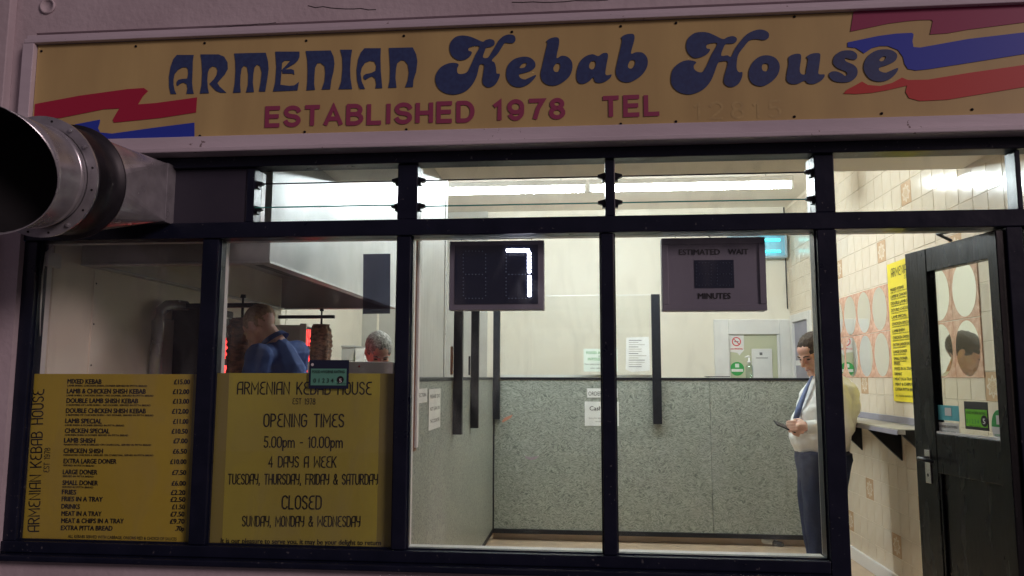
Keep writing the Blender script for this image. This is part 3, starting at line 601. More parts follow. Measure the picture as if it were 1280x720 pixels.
rings('fan_drum', [circ(cr - dv * .02, Rf * 1.0), circ(cr - dv * .012, Rf * 1.0), circ(cr - dv * .010, Rf * .93), circ(cf - dv * .03, Rf * .93), circ(cf - dv * .028, Rf * .99), circ(cf - dv * .012, Rf * .99)], M['galvdark'], duct)
rings('front_flange', [circ(cf - dv * .010, Rf), circ(cf, Rf), circ(cf + dv * .001, Rf * .84), circ(cf - dv * .010, Rf * .84)], M['galv'], duct, smooth=False)
for i in range(16):
    t = 2 * math.pi * (i + .35) / 16; c = cf + (Vector((1, 0, 0)) * math.cos(t) + up2 * math.sin(t)) * Rf * .93
    big = i in (2, 13, 1)
    rings('bolt_head' if big else 'bolt_hole', [[c + (Vector((1, 0, 0)) * math.cos(k * math.pi / 3) + up2 * math.sin(k * math.pi / 3)) * s + dv * d for k in range(6)] for s, d in ((.0085 if big else .0045, 0), (.0085 if big else .0045, .007 if big else .0022), (.004, .009 if big else .0024))], M['galv'] if big else M['soot'], duct, smooth=False)
Lc = .27
cut = lambda v: -.10 * v.dot(Vector((1, 0, 0))) * 1.0 + .05 * v.dot(up2)
sideways = Vector((-.035, 0, 0))
Rc = Rf * .83
o = rings('cowl', [circ(cf + dv * .002, Rc), circ(cf + dv * .02, Rc * 1.0), circ(cf + dv * .03, Rc * 1.0), circ(cf + dv * .14 + sideways * .5, Rc * 1.10), circ(cf + dv * Lc + sideways, Rc * 1.22, tilt=cut),
               circ(cf + dv * (Lc - .001) + sideways, Rc * 1.20, tilt=cut), circ(cf + dv * .14 + sideways * .5, Rc * 1.08), circ(cf + dv * .03, Rc * .97)], M['galv'], duct, (False, False))
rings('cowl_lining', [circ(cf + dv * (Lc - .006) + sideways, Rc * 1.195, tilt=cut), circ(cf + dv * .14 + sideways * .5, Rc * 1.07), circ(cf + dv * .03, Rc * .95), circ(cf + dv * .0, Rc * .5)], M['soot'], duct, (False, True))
rings('seam_ring', [circ(cf + dv * .022, Rc * 1.0), circ(cf + dv * .026, Rc * 1.035), circ(cf + dv * .034, Rc * 1.035), circ(cf + dv * .038, Rc * 1.0)], M['galv'], duct, (False, False))

# ------------------------------------------------------------------ right wall with its tiles
rw = tag(box('tiled_wall', XR, XR + .2, .16, YB, -.1, HZ, M['grout']), kind='structure')
# doorway hole is a frame laid on the wall, its dark hall recess behind
TS = .155; TT = .004
zb0 = 2.62 - TS * 16       # joint line phase
yv = [on(u, 240, 0, XR).y for u in (1126, 1153, 1182, 1217.5)]
yphase = sum((v % TS) for v in yv) / 4
g = .0017
def tile_mesh(name, w_, h_):
    a, b = w_ / 2 - g, h_ / 2 - g; c = .0016
    vs = [(0, -a, -b), (0, a, -b), (0, a, b), (0, -a, b), (-TT, -a + c, -b + c), (-TT, a - c, -b + c), (-TT, a - c, b - c), (-TT, -a + c, b - c)]
    return mesh(name, vs, [(0, 1, 2, 3), (7, 6, 5, 4), (0, 4, 5, 1), (1, 5, 6, 2), (2, 6, 7, 3), (3, 7, 4, 0)])
tm = tile_mesh('wall_tile', TS, TS); tm.materials.append(M['tile'])
dm = tile_mesh('flower_tile', TS, TS); dm.materials.append(M['decor'])
deco = set()
for u, v in ((1099, 316), (1046, 335), (1082, 597), (1151, 622), (1116.5, 670), (1061, 639), (1077, 487), (1237, 492), (1199, 305), (1133, 235)):
    p = on(u, v, 0, XR - TT); deco.add((math.floor((p.y - yphase) / TS), math.floor((p.z - zb0) / TS)))
DY0, DY1 = on(1016, 420, 0, XR).y, on(991.5, 420, 0, XR).y; DZT = on(1003, 391, 0, XR).z     # doorway outer frame
cells = []
for i in range(int((0.0 - yphase) / TS) - 1, 40):
    for j in range(-1, 24):
        yc, zc_ = yphase + (i + .5) * TS, zb0 + (j + .5) * TS
        if yc - TS / 2 < .16 or yc + TS / 2 > YB + .06 or zc_ - TS / 2 < FZ + .02 or zc_ + TS / 2 > HZ + .02: continue
        if zc_ > SFZ and yc < 1.25: continue
        if yc > DY0 - .03 and zc_ < DZT + .06: continue
        u, v = proj(Vector((XR, yc, zc_)))
        vis = (1040 < u < 1285 and 284 < v < 720) or (1040 < u < 1285 and 180 < v < 270) or (980 < u < 1024 and 284 < v < 600)
        cells.append(((0 if (i, j) in deco else 1), (0 if vis else 1), yc, i, j, zc_))
cells.sort()
rest = []
nt_ = 0
for c in cells:
    isd, vis, yc, i, j, zc_ = c
    if isd == 0:
        o = link('flower_tile', dm, None, rw); o.location = (XR, yc, zc_); o['label'] = 'beige tile printed with a brown sunflower'
    elif vis == 0 and nt_ < 290:
        o = link('wall_tile', tm, None, rw); o.location = (XR - random.uniform(0, .0008), yc, zc_); nt_ += 1
        o.rotation_euler = (0, random.uniform(-.003, .003), random.uniform(-.003, .003))
    else: rest.append((yc, zc_))
vs, fs = [], []
for yc, zc_ in rest:
    k = len(vs); vs += [(v.co.x + XR, v.co.y + yc, v.co.z + zc_) for v in tm.vertices]; fs += [tuple(q + k for q in p.vertices) for p in tm.polygons]
tag(link('far_tiles', mesh('far_tiles', vs, fs), M['tile'], rw), kind='stuff')
# skirting
zsk = .18
box('skirting_board', XR - .022, XR, .16, DY0 - .02, FZ, zsk, M['skirting'], rw, .004)
# pink mirror tiles, two rows of eight
MW, MH = .311, .325
mt_ = Vector
def mirror_base():
    a, b = MW / 2 - .002, MH / 2 - .002
    vs = [(0, -a, -b), (0, a, -b), (0, a, b), (0, -a, b), (-.005, -a + .002, -b + .002), (-.005, a - .002, -b + .002), (-.005, a - .002, b - .002), (-.005, -a + .002, b - .002)]
    me = mesh('mirror_tile', vs, [(0, 1, 2, 3), (7, 6, 5, 4), (0, 4, 5, 1), (1, 5, 6, 2), (2, 6, 7, 3), (3, 7, 4, 0)]); me.materials.append(M['pinktile']); return me
mb = mirror_base()
n = 40; ov = [(-.0005, math.cos(2 * math.pi * i / n) * .135, math.sin(2 * math.pi * i / n) * .152) for i in range(n)]
mo = mesh('oval_mirror', ov + [(.001, a, b) for _, a, b in ov], [tuple(range(n - 1, -1, -1)), tuple(range(n, 2 * n))] + [(i, (i + 1) % n, (i + 1) % n + n, i + n) for i in range(n)]); mo.materials.append(M['mirror'])
mz1 = 2.15
my0 = 1.150
for i in range(9):
    for j in range(2):
        if my0 + MW * (i + 1) > DY0 - .1: continue
        o = link('mirror_tile', mb, None, rw); o.location = (XR - TT - .001, my0 + MW * (i + .5), mz1 - MH * (j + .5)); o['label'] = 'pink marbled tile with an oval mirror'
        q = link('oval_mirror', mo, None, o); q.location = (-.0062, 0, 0)
# doorway at the back of the tiled wall
df = thing('side_doorway', 'white framed doorway in the tiled wall behind the waiting man', 'doorway')
box('door_frame', XR - .03, XR - .001, DY0, DY0 + .075, FZ, DZT, M['white'], df, .003)
box('door_frame', XR - .03, XR - .001, DY1 - .085, DY1, FZ, DZT, M['white'], df, .003)
box('door_head', XR - .03, XR - .001, DY0 + .076, DY1 - .086, DZT - .075, DZT, M['white'], df, .003)
box('door_leaf', XR - .006, XR - .0005, DY0 + .076, DY1 - .086, FZ, DZT - .076, M['plasticgrey'], df)
for zz in (.45, 1.05, 1.62):
    box('door_rail', XR - .012, XR - .0065, DY0 + .10, DY1 - .11, zz, zz + .05, M['white'], df)

# skirting line cable in the back corner
tube_path('corner_cable', [(XR - .03, YB - .02, HZ - .01), (XR - .028, YB - .02, 2.9), (XR - .032, YB - .018, 2.5), (XR - .03, YB - .02, 2.2)], .006, M['black'])
tag(D.objects['corner_cable'], 'black cable running down the corner beside the fly killer', 'cable')

# wall menu on the tiles
wm = thing('wall_menu', 'bright yellow price list poster on the tiled wall beside the oval mirrors', 'poster')
wy1, wy0 = on(1111, 400, 0, XR - .02).y, 1.72
wz1, wz0 = 2.275, 1.345
WXm = XR - TT - .010
prism('sheet', [(WXm, wy1, wz0), (WXm, wy0, wz0), (WXm, wy0, wz1), (WXm, wy1, wz1)], (.002, 0, 0), M['yellowwall'], wm)
def wall_words(body, ya, yb, z, h, bold=.02): return lettering(body, Vector((WXm, ya, z)), Vector((WXm, yb, z)), Vector((0, 0, h)), M['print'], wm, bold)
MENU = [('MIXED KEBAB', '£15.00', 'LAMB SHISH, CHICKEN SHISH, DONER SERVED IN PITTA BREAD'), ('LAMB & CHICKEN SHISH KEBAB', '£12.00', 'LAMB SHISH, CHICKEN SHISH - NO DONER, SERVED IN PITTA BREAD'),
        ('DOUBLE LAMB SHISH KEBAB', '£13.00', '2 SKEWERS OF LAMB SHISH - NO DONER, SERVED IN PITTA BREAD'), ('DOUBLE CHICKEN SHISH KEBAB', '£12.00', '2 SKEWERS OF CHICKEN SHISH - NO DONER, SERVED IN PITTA BREAD'),
        ('LAMB SPECIAL', '£11.00', 'LAMB SHISH & DONER SERVED IN PITTA BREAD'), ('CHICKEN SPECIAL', '£10.50', 'CHICKEN SHISH & DONER SERVED IN PITTA BREAD'),
        ('LAMB SHISH', '£7.00', 'MARINATED LAMB & GRILLED ON CHARCOAL, SERVED IN PITTA BREAD'), ('CHICKEN SHISH', '£6.50', 'MARINATED CHICKEN & GRILLED ON CHARCOAL, SERVED IN PITTA BREAD'),
        ('EXTRA LARGE DONER', '£10.00', 'SERVED IN PITTA BREAD'), ('LARGE DONER', '£7.50', 'SERVED IN PITTA BREAD'), ('SMALL DONER', '£6.00', 'SERVED IN PITTA BREAD'),
        ('FRIES', '£2.20', None), ('FRIES IN A TRAY', '£2.50', None), ('DRINKS', '£1.50', None), ('MEAT IN A TRAY', '£7.50', None), ('MEAT & CHIPS IN A TRAY', '£9.70', None), ('EXTRA PITTA BREAD', '.70p', None)]
ya = wy1 - .04
strokes('ARMENIAN KEBAB', Vector((WXm, ya - .03, 2.18)), Vector((WXm, wy0 + .05, 2.18)), Vector((0, 0, .055)), M['print'], wm)
strokes('EST 1978', Vector((WXm, ya - .24, 2.145)), Vector((WXm, ya - .34, 2.145)), Vector((0, 0, .022)), M['print'], wm)
zz = 2.085
for i, (a_, p_, s_) in enumerate(MENU):
    L_ = len(a_) * .0205; wall_words(a_, ya, ya - L_, zz, .019)
    wall_words(p_, wy0 + .115, wy0 + .03, zz, .019)
    if s_: wall_words(s_[:44], ya, ya - min(len(s_), 44) * .0098, zz - .014, .008)
    zz -= .0465 if i < 10 else .034
wall_words('ALL KEBABS SERVED WITH CABBAGE, ONIONS', ya, wy0 + .04, zz - .005, .010)

# shelf
sh = thing('wall_shelf', 'grey laminate bar shelf with black triangular brackets below the mirrors', 'shelf')
sx0 = 1.815; sy0 = on(1125, 540, 0, sx0).y; sz1 = on(1125, 537, 0, sx0).z
prism('shelf_top', [(XR - .01, sy0 - .0, sz1 - .03), (sx0 + .03, sy0, sz1 - .03), (sx0, sy0 + .03, sz1 - .03), (sx0, 3.55, sz1 - .03), (XR - .01, 3.55, sz1 - .03)], (0, 0, .03), M['laminate'], sh, .002)
prism('front_edge', [(sx0 - .004, sy0 + .03, sz1 - .034), (sx0 - .004, 3.55, sz1 - .034), (sx0 - .0005, 3.55, sz1 - .034), (sx0 - .0005, sy0 + .03, sz1 - .034)], (0, 0, .026), M['plasticgrey'], sh)
box('end_edge', sx0 + .03, XR - .01, sy0 - .005, sy0 - .0005, sz1 - .034, sz1 - .004, M['black'], sh)
box('back_strip', XR - .024, XR - .0085, sy0, 3.55, sz1 + .001, sz1 + .045, M['plasticgrey'], sh, .002)
for u in (1129, 1079.5, 1178):
    yb = on(u, 560, 0, XR).y
    prism('bracket', [(XR - .008, yb, sz1 - .032), (sx0 + .04, yb, sz1 - .032), (XR - .008, yb, sz1 - .245)], (0, .028, 0), M['black'], sh)

# ------------------------------------------------------------------ back wall furniture
bd = thing('white_panel_door', 'wide white framed door with pale green glazed panel at the back wall', 'door')
c0_, c1_ = Y(893, 430, YB - .04), Y(990, 430, YB - .04); dtop = Y(930, 399, YB - .04).z
i0_, i1_ = Y(911, 430, YB - .04).x, Y(975, 430, YB - .04).x; itop = Y(940, 418, YB - .04).z
box('stile', c0_.x, i0_, YB - .045, YB, FZ, dtop, M['white'], bd, .004)
box('stile', i1_, XR - .012, YB - .045, YB, FZ, dtop, M['white'], bd, .004)
box('top_rail', i0_ + .001, i1_ - .001, YB - .045, YB, itop, dtop, M['white'], bd, .004)
M['palegreen'] = mat('pale_green_panel', (.50, .53, .36), .35, col2=(.58, .58, .42), noise_scale=2)
box('recessed_panel', i0_ + .001, i1_ - .001, YB - .016, YB - .001, FZ, itop - .001, M['palegreen'], bd)
bead = Y(979, 430, YB - .04).x
box('panel_bead', i1_ - .026, i1_ - .002, YB - .034, YB - .017, FZ, itop - .002, M['white'], bd, .003)
box('panel_bead', i0_ + .002, i0_ + .012, YB - .034, YB - .017, FZ, itop - .002, M['white'], bd, .003)
PY = YB - .020
ns = thing('no_smoking_notice', 'white no smoking notice with red crossed ring, torn lower edge', 'notice')
outline('paper_sheet', [[(912, 419), (929.5, 418.5), (930, 438), (927, 441), (924.5, 444.5), (921.5, 441), (913, 440)]], PY, M['paper'], ns)
ctr = Y(920.5, 427, PY - .003)
def ring(name, c, r0, r1, m, parent, n=28, yth=.001):
    vs = [c + Vector((math.cos(2 * math.pi * i / n) * r, 0, math.sin(2 * math.pi * i / n) * r)) for r in (r0, r1) for i in range(n)]
    return link(name, mesh(name, vs, [(i, (i + 1) % n, (i + 1) % n + n, i + n) for i in range(n)]), m, parent)
ring('red_ring', ctr, .036, .046, M['redprint'], ns)
prism('red_bar', [ctr + Vector((-.030, 0, .024)), ctr + Vector((-.024, 0, .030)), ctr + Vector((.030, 0, -.024)), ctr + Vector((.024, 0, -.030))], (0, .0005, 0), M['redprint'], ns)
box('cigarette_print', ctr.x - .022, ctr.x + .022, ctr.y + .001, ctr.y + .0015, ctr.z - .004, ctr.z + .004, M['printgrey'], ns)
words('NO SMOKING', 913.5, 437, 928.5, 437, 2.0, PY - .002, M['redprint'], ns, .02)
gs = thing('round_green_sign', 'round green and white sticker low on the pale green door panel', 'sticker')
gc = Y(921.5, 461, PY - .002)
ring('green_disc', gc, .0005, .070, M['green'], gs, 36)
box('white_band', gc.x - .058, gc.x + .058, gc.y - .002, gc.y - .001, gc.z - .030, gc.z - .002, M['paper'], gs)
box('white_square', gc.x - .020, gc.x + .020, gc.y - .002, gc.y - .001, gc.z + .014, gc.z + .052, M['papergreen'], gs)
ct = thing('framed_certificate', 'white framed certificate on the pale green door panel beside the soap bottle', 'certificate')
prect('frame', 940, 436, 965.5, 473, PY - .012, .01, M['white'], ct, .003)
prect('paper_sheet', 942.5, 439, 963.5, 473, PY - .014, .001, M['paper'], ct)
prect('crest', 949.5, 440.5, 953, 444, PY - .0155, .001, M['printgrey'], ct)
for k, (a_, b_) in enumerate(((945, 960), (944, 962), (948, 958), (945, 961), (946, 960), (944, 961))):
    prect('print_line', a_, 447 + k * 3.6, b_, 447.9 + k * 3.6, PY - .0155, .001, M['printgrey'] if k == 0 else M['paper'], ct)

# fly killer
fk = thing('fly_killer', 'pale blue insect killer with glowing cyan tubes high on the back wall', 'insect killer')
kx0, kx1 = Y(912, 305, YB - .12).x, Y(984, 305, YB - .12).x; kz0, kz1 = Y(960, 322, YB - .12).z, Y(960, 291, YB - .12).z
box('case', kx0, kx1, YB - .05, YB - .001, kz0, kz1, M['ukbox'], fk, .01)
boxes('case_rim', [(kx0, kx1, YB - .12, YB - .051, kz0, kz0 + .022), (kx0, kx1, YB - .12, YB - .051, kz1 - .022, kz1), (kx0, kx0 + .025, YB - .12, YB - .051, kz0 + .023, kz1 - .023), (kx1 - .025, kx1, YB - .12, YB - .051, kz0 + .023, kz1 - .023)], M['ukbox'], fk, .004)
for zc_ in (kz0 + .07, kz1 - .07): tube_path('glowing_tube', [(kx0 + .32, YB - .085, zc_), (kx1 - .06, YB - .085, zc_)], .013, M['cyan'], fk)
for k in range(9): box('guard_bar', kx0 + .05 + k * (kx1 - kx0 - .1) / 8, kx0 + .053 + k * (kx1 - kx0 - .1) / 8, YB - .118, YB - .115, kz0 + .02, kz1 - .02, M['ukbox'], fk)
box('end_cap', kx0 + .03, kx0 + .31, YB - .11, YB - .055, kz0 + .03, kz1 - .03, M['ukbox'], fk, .005)

# ------------------------------------------------------------------ fluorescent lamps
TY = 2.85
def lamp(u0, u1, lab):
    t = thing('fluorescent_lamp', lab, 'ceiling lamp', 'fluorescent tubes on the shop ceiling')
    a = Y(u0, 239 if u0 < 740 else 236, TY); b = Y(u1, 236.5 if u1 < 741 else 230, TY); z = (a.z + b.z) / 2
    z = Y(750, 236, TY).z
    box('batten', a.x, b.x, TY - .022, TY + .022, z + .028, z + .07, M['white'], t, .003)
    for xx in (a.x + .2, b.x - .2): tube_path('hanging_chain', [(xx, TY, z + .07), (xx, TY, HZ - .001)], .003, M['chrome'], t, 6)
    tube_path('glowing_tube', [(a.x + .03, TY, z), (b.x - .03, TY, z)], .024, M['tube'], t, 14)
    for xx in (a.x, b.x - .02): box('lamp_holder', xx, xx + .02, TY - .018, TY + .018, z - .030, z + .027, M['white'], t, .003)
lamp(500, 733, 'lit fluorescent tube on the ceiling seen through the louvre above the number display')
lamp(736, 991, 'lit fluorescent tube on the ceiling seen through the louvre above the ESTIMATED WAIT sign')

t = thing('fluorescent_lamp', 'unseen fill tube added to brighten the kitchen aisle beside the steel cooker hood', 'ceiling lamp')  # added lamp, hidden from the camera, to brighten the kitchen
box('batten', -1.24, -1.18, 1.30, 2.45, 3.205, HZ - .001, M['white'], t, .003)
tube_path('glowing_tube', [(-1.21, 1.33, 3.165), (-1.21, 2.42, 3.165)], .015, M['tubefill'], t, 14)
for yy in (1.30, 2.43): box('lamp_holder', -1.23, -1.19, yy, yy + .02, 3.14, 3.204, M['white'], t, .003)

# ------------------------------------------------------------------ counter
ct_ = thing('serving_counter', 'tall grey swirl patterned L shaped serving counter with black trim and glass screen', 'counter')
CX, CY, CZT, CZB = -.832, 3.76, 1.497, .172
seam = Y(889, 560, CY).x
box('front_panel', CX + .001, seam - .0015, CY, CY + .02, CZB + .012, CZT - .022, M['counter'], ct_)
box('front_panel', seam + .0015, XR - .03, CY, CY + .02, CZB + .012, CZT - .022, M['counter'], ct_)
box('side_panel', CX - .02, CX, .17, CY + .02, CZB + .012, CZT - .022, M['counter'], ct_)
box('top_edge', CX - .0, XR - .03, CY - .008, CY + .5, CZT - .021, CZT, M['black'], ct_, .002)
box('counter_top', CX - .45, CX + .006, .17, CY + .5, CZT - .021, CZT - .001, M['black'], ct_, .002)
boxes('bottom_trim', [(CX + .005, XR - .03, CY - .012, CY + .02, CZB - .026, CZB + .0115), (CX - .02, CX + .004, .17, CY + .02, CZB - .026, CZB + .0115)], M['black'], ct_, .002)
box('corner_strip', CX - .006, CX + .012, CY - .012, CY + .004, CZB + .012, CZT - .022, M['black'], ct_, .002)
boxes('plinth', [(CX, XR - .03, CY + .05, CY + .07, FZ, CZB - .027), (CX - .10, CX - .08, .17, CY + .07, FZ, CZB - .027)], M['plinth'], ct_)
boxes('back_panel', [(CX, XR - .03, CY + .46, CY + .48, FZ, CZT - .022)], M['plinth'], ct_)
box('screen_sill', CX + .012, Y(815, 460, CY).x, CY + .03, CY + .05, CZT + .001, CZT + .022, M['white'], ct_)
ztop = Y(749, 369.5, CY).z
# posts clamped to the counter face
px0, px1 = Y(815, 450, CY - .03).x, Y(826, 450, CY - .03).x
box('screen_post', px0, px1, CY - .055, CY - .0125, Y(820, 530, CY - .03).z, Y(820, 368, CY - .03).z, M['black'], ct_, .003)
cp0 = Y(618, 450, CY - .03).x
box('screen_post', CX + .002, CX + .062, CY - .065, CY - .013, Y(622, 524, CY - .03).z, Y(622, 368, CY - .03).z, M['black'], ct_, .003)
for (ua, ub, zlo) in ((571, 580, 543), (591, 601, 535)):
    xx = CX + .045; y_a = on(ua, 500, 0, xx).y; y_b = on(ub, 500, 0, xx).y
    ym = (y_a + y_b) / 2; zl = on((ua + ub) / 2, zlo, 0, xx).z
    box('screen_post', CX + .001, CX + .058, ym - .022, ym + .022, zl, ztop, M['black'], ct_, .003)
    box('brown_pad', CX - .012, CX, ym - (.062 if ua < 580 else .05), ym - .0225, CZT + .015, CZT + (.19 if ua < 580 else .15), M['wood'] if ua < 580 else M['black'], ct_, .003)
screen = box('glass_screen', CX + .063, px0 - .001, CY - .035, CY - .027, CZT + .004, ztop - .004, M['screen'], ct_)
box('screen_top_edge', CX + .063, px0 - .001, CY - .036, CY - .026, ztop - .0035, ztop + .002, M['white'], ct_)
# stainless upstand and wooden post at the window end of the counter
sp = thing('steel_partition', 'tall brushed stainless steel partition standing on the window end of the counter', 'partition')
ysp = on(557.5, 440, 0, CX).y
box('steel_sheet', CX - .02, CX - .004, .30, ysp - .06, CZT + .001, HZ - .005, M['steel'], sp)
box('steel_edge', CX - .024, CX + .0, ysp - .058, ysp, CZT + .001, HZ - .005, M['steel'], sp, .002)
for zz in (1.75, 2.1, 2.5, 2.85): rings('rivet', [[Vector((CX - .0 + d, ysp - .03 + math.cos(k * math.pi / 4) * s, zz + math.sin(k * math.pi / 4) * s)) for k in range(8)] for s, d in ((.004, 0), (.003, .002))], M['black'], sp)
wp = thing('wooden_post', 'narrow brown wooden post just inside the window beside the steel partition', 'post')
wpa, wpb = Y(512.5, 400, .14).x, Y(519.5, 400, .14).x
box('post_shaft', wpa, wpb, .14, .20, Y(516, 565, .14).z, 2.64, M['wood'], wp, .003)
boxes('side_lath', [(wpb + .001, wpb + .010, .155, .19, Y(516, 560, .14).z, 2.64)], M['paper'], wp)

# notices on the counter
def notice(lab, u0, v0, u1, v1, y, m, lines, th=.0015, cat='notice'):
    t = thing('paper_notice', lab, cat); prect('paper_sheet', u0, v0, u1, v1, y, th, m, t)
    for (body, a, b, c, h, mm, bold) in lines: words(body, a, c, b, c, h, y - .0005, M[mm], t, bold)
    return t
NY = CY - .004
notice('small white ORDERS ONLY notice stuck on the grey counter above the Cash notice', 734, 485.5, 772, 497, NY, M['paper'], [('ORDERS ONLY', 735.5, 770.5, 494.5, 5, 'print', .0)])
notice('white Cash notice stuck on the grey counter front', 731, 502, 773.5, 532.5, NY, M['paper'], [('Cash', 737, 752, 513, 5.3, 'print', .01), ('Only', 755, 768, 513, 5.3, 'print', .01), ('Sorry for any inconvenience', 736, 768, 523.5, 2, 'printgrey', 0), ('no cards taken', 744, 762, 527.5, 2, 'printgrey', 0)])
SYN = CY - .042
notice('pale green FOOD ALLERGIES INTOLERANCES notice on the counter glass screen', 729.5, 436, 772, 464.5, SYN, M['papergreen'], [('FOOD ALLERGIES', 733, 769, 442.5, 3.2, 'green', .0), ('AND', 748, 753, 446, 1.6, 'printgrey', 0), ('INTOLERANCES', 735, 767, 450.5, 3.2, 'green', .0), ('Please speak to our staff about ingredients', 731, 770, 456, 1.8, 'printgrey', 0), ('when making your order', 738, 765, 461, 1.8, 'printgrey', 0)])
t = thing('paper_notice', 'crumpled white typed sheet taped to the counter glass screen beside its post', 'notice')
quad = [(783, 422), (811, 421), (812.5, 463), (790, 465), (782, 462)]
pquad('paper_sheet', quad, SYN, .0015, M['paper'], t)
for k in range(13): prect('print_line', 786, 425 + k * 2.75, 786 + random.choice((16, 20, 22, 12)), 425.8 + k * 2.75, SYN - .001, .0006, M['printgrey'] if k % 3 == 0 else M['laminate'], t)
# two sheets on the receding left side of the counter
def side_notice(lab, ua, va, ub, vb, lines):
    x = CX + .003; ya_, yb_ = on(ua, (va + vb) / 2, 0, x).y, on(ub, (va + vb) / 2, 0, x).y; um = (ua + ub) / 2
    z1_, z0_ = on(um, va, 0, x).z, on(um, vb, 0, x).z
    t = thing('paper_notice', lab, 'notice'); prism('paper_sheet', [(x, ya_, z0_), (x, yb_, z0_), (x, yb_, z1_), (x, ya_, z1_)], (-.0015, 0, 0), M['paper'], t)
    n_ = len(lines)
    for k, l in enumerate(lines):
        zc_ = z1_ + (z0_ - z1_) * (k + .75) / (n_ + .3); lettering(l, Vector((x, ya_ + (yb_ - ya_) * .1, zc_)), Vector((x, ya_ + (yb_ - ya_) * .9, zc_)), Vector((0, 0, (z1_ - z0_) / n_ * .26)), M['print'], t)
side_notice('small white COLLECTION notice on the receding side of the counter', 515, 486, 534, 504, ['COLLECTION'])
side_notice('tall white PLEASE DO NOT LEAN ON THE COUNTER notice on the receding counter side', 536, 486, 550.5, 536, ['PLEASE DO', 'NOT LEAN ON', 'THE COUNTER'])
# paper tray and soap bottle on the counter
tr = thing('paper_tray', 'thin flat white tray lying on the counter near the white door', 'tray')
a, b = Y(886, 468, CY + .06), Y(910, 468, CY + .06)
box('tray_base', a.x, b.x, CY + .02, CY + .24, CZT + .001, CZT + .008, M['white'], tr, .002)
box('tray_rim', a.x - .012, b.x + .012, CY + .018, CY + .24, CZT + .0085, CZT + .014, M['black'], tr, .002)
so = thing('soap_bottle', 'clear pump soap bottle standing on the counter in front of the certificate', 'bottle')
bx = Y(936.5, 455, CY + .12); 
def lathe(name, c, prof, m, parent, n=20): return rings(name, [[Vector((c[0] + math.cos(2 * math.pi * i / n) * r, c[1] + math.sin(2 * math.pi * i / n) * r, c[2] + z)) for i in range(n)] for r, z in prof], m, parent)
lathe('bottle_body', (bx.x, CY + .12, CZT + .001), [(.028, 0), (.033, .006), (.033, .09), (.028, .108), (.013, .118), (.013, .128)], M['soap'], so)
lathe('pump_collar', (bx.x, CY + .12, CZT + .129), [(.016, 0), (.016, .018), (.006, .02), (.006, .05)], M['white'], so)
tube_path('pump_spout', [(bx.x + .012, CY + .12, CZT + .185), (bx.x - .01, CY + .12, CZT + .188), (bx.x - .035, CY + .12, CZT + .178)], [.009, .009, .005], M['white'], so)

# scraps left on the glass
sc_ = thing('orange_scrap', 'torn orange scrap stuck on the counter front beside the corner post', 'sticker scrap')
outline('scrap_paper', [[(627, 527), (631, 522), (636, 520), (641, 518), (639, 522), (634, 525), (629, 528)]], CY - .004, mat('orange_scrap_paper', (.50, .22, .15), .6), sc_)
sc_ = thing('tape_remnant', 'small curl of white tape stuck on the middle window pane', 'tape')
outline('tape_piece', [[(655, 568), (658, 573), (664, 575), (671, 573), (674, 568), (670, 571), (664, 572), (659, 571)]], GY - .002, M['paper'], sc_)
cbq = thing('hanging_cable', 'thin black cable looping from the transom beside the number display', 'cable')
tube_path('cable_run', [Y(u, v, .16) for u, v in ((514, 322), (517, 312), (523, 303), (531, 298), (541, 294))], .002, M['black'], cbq, 6)

# small thing on the floor under the counter
fl = thing('trainer_shoe', 'black and white shoe just visible under the counter plinth', 'shoe')
p = Y(966, 681, CY - .0)
p = on(966, 683, 2, FZ)
def blobmesh(name, parts, m, parent, vox=.006, sm=6, f=.5):
    """one continuous skin round a set of ellipsoids and tapered limbs"""
    bm = bmesh.new()
    for q in parts:
        if q[0] == 'm':
            R_ = q[1]; n_ = len(R_[0]); bv_ = [[bm.verts.new(v) for v in rr_] for rr_ in R_]
            for a_ in range(len(R_) - 1):
                for b_ in range(n_): bm.faces.new((bv_[a_][b_], bv_[a_][(b_ + 1) % n_], bv_[a_ + 1][(b_ + 1) % n_], bv_[a_ + 1][b_]))
            bm.faces.new(bv_[0][::-1]); bm.faces.new(bv_[-1])
        elif q[0] == 'e':
            _, c, r, rot = q; mtx = Matrix.Translation(c) @ rot.to_4x4() @ Matrix.Diagonal((*r, 1)); bmesh.ops.create_icosphere(bm, subdivisions=3, radius=1, matrix=mtx)
        else:
            _, a, ra, b, rb = q; b2 = bmesh.new()
            for c, r in ((a, ra), (b, rb)): bmesh.ops.create_icosphere(b2, subdivisions=2, radius=r, matrix=Matrix.Translation(c))
            res = bmesh.ops.convex_hull(b2, input=b2.verts); 
            dl = list({v for v in res['geom_interior'] if isinstance(v, bmesh.types.BMVert)} | {v for v in res['geom_unused'] if isinstance(v, bmesh.types.BMVert)})
            bmesh.ops.delete(b2, geom=dl, context='VERTS'); me = D.meshes.new('t'); b2.to_mesh(me); b2.free(); bm.from_mesh(me); D.meshes.remove(me)
    me = D.meshes.new(name); bm.to_mesh(me); bm.free(); o = link(name, me, m, parent)
    r = o.modifiers.new('skin', 'REMESH'); r.mode = 'VOXEL'; r.voxel_size = vox; r.use_smooth_shade = True
    s = o.modifiers.new('smooth', 'SMOOTH'); s.factor = f; s.iterations = sm
    return o
I3 = Matrix.Identity(3)
def E_(c, r, rot=I3): return ('e', Vector(c), r, rot)
def C_(a, ra, b, rb): return ('c', Vector(a), ra, Vector(b), rb)
blobmesh('shoe_upper', [C_(p + Vector((-.07, .06, .03)), .022, p + Vector((.03, .02, .026)), .026), C_(p + Vector((-.09, .07, .05)), .02, p + Vector((-.05, .05, .03)), .025)], M['paper'], fl, .005, 3)
blobmesh('shoe_toe', [C_(p + Vector((.02, .02, .024)), .027, p + Vector((.075, .0, .018)), .020)], M['shoe'], fl, .005, 3)

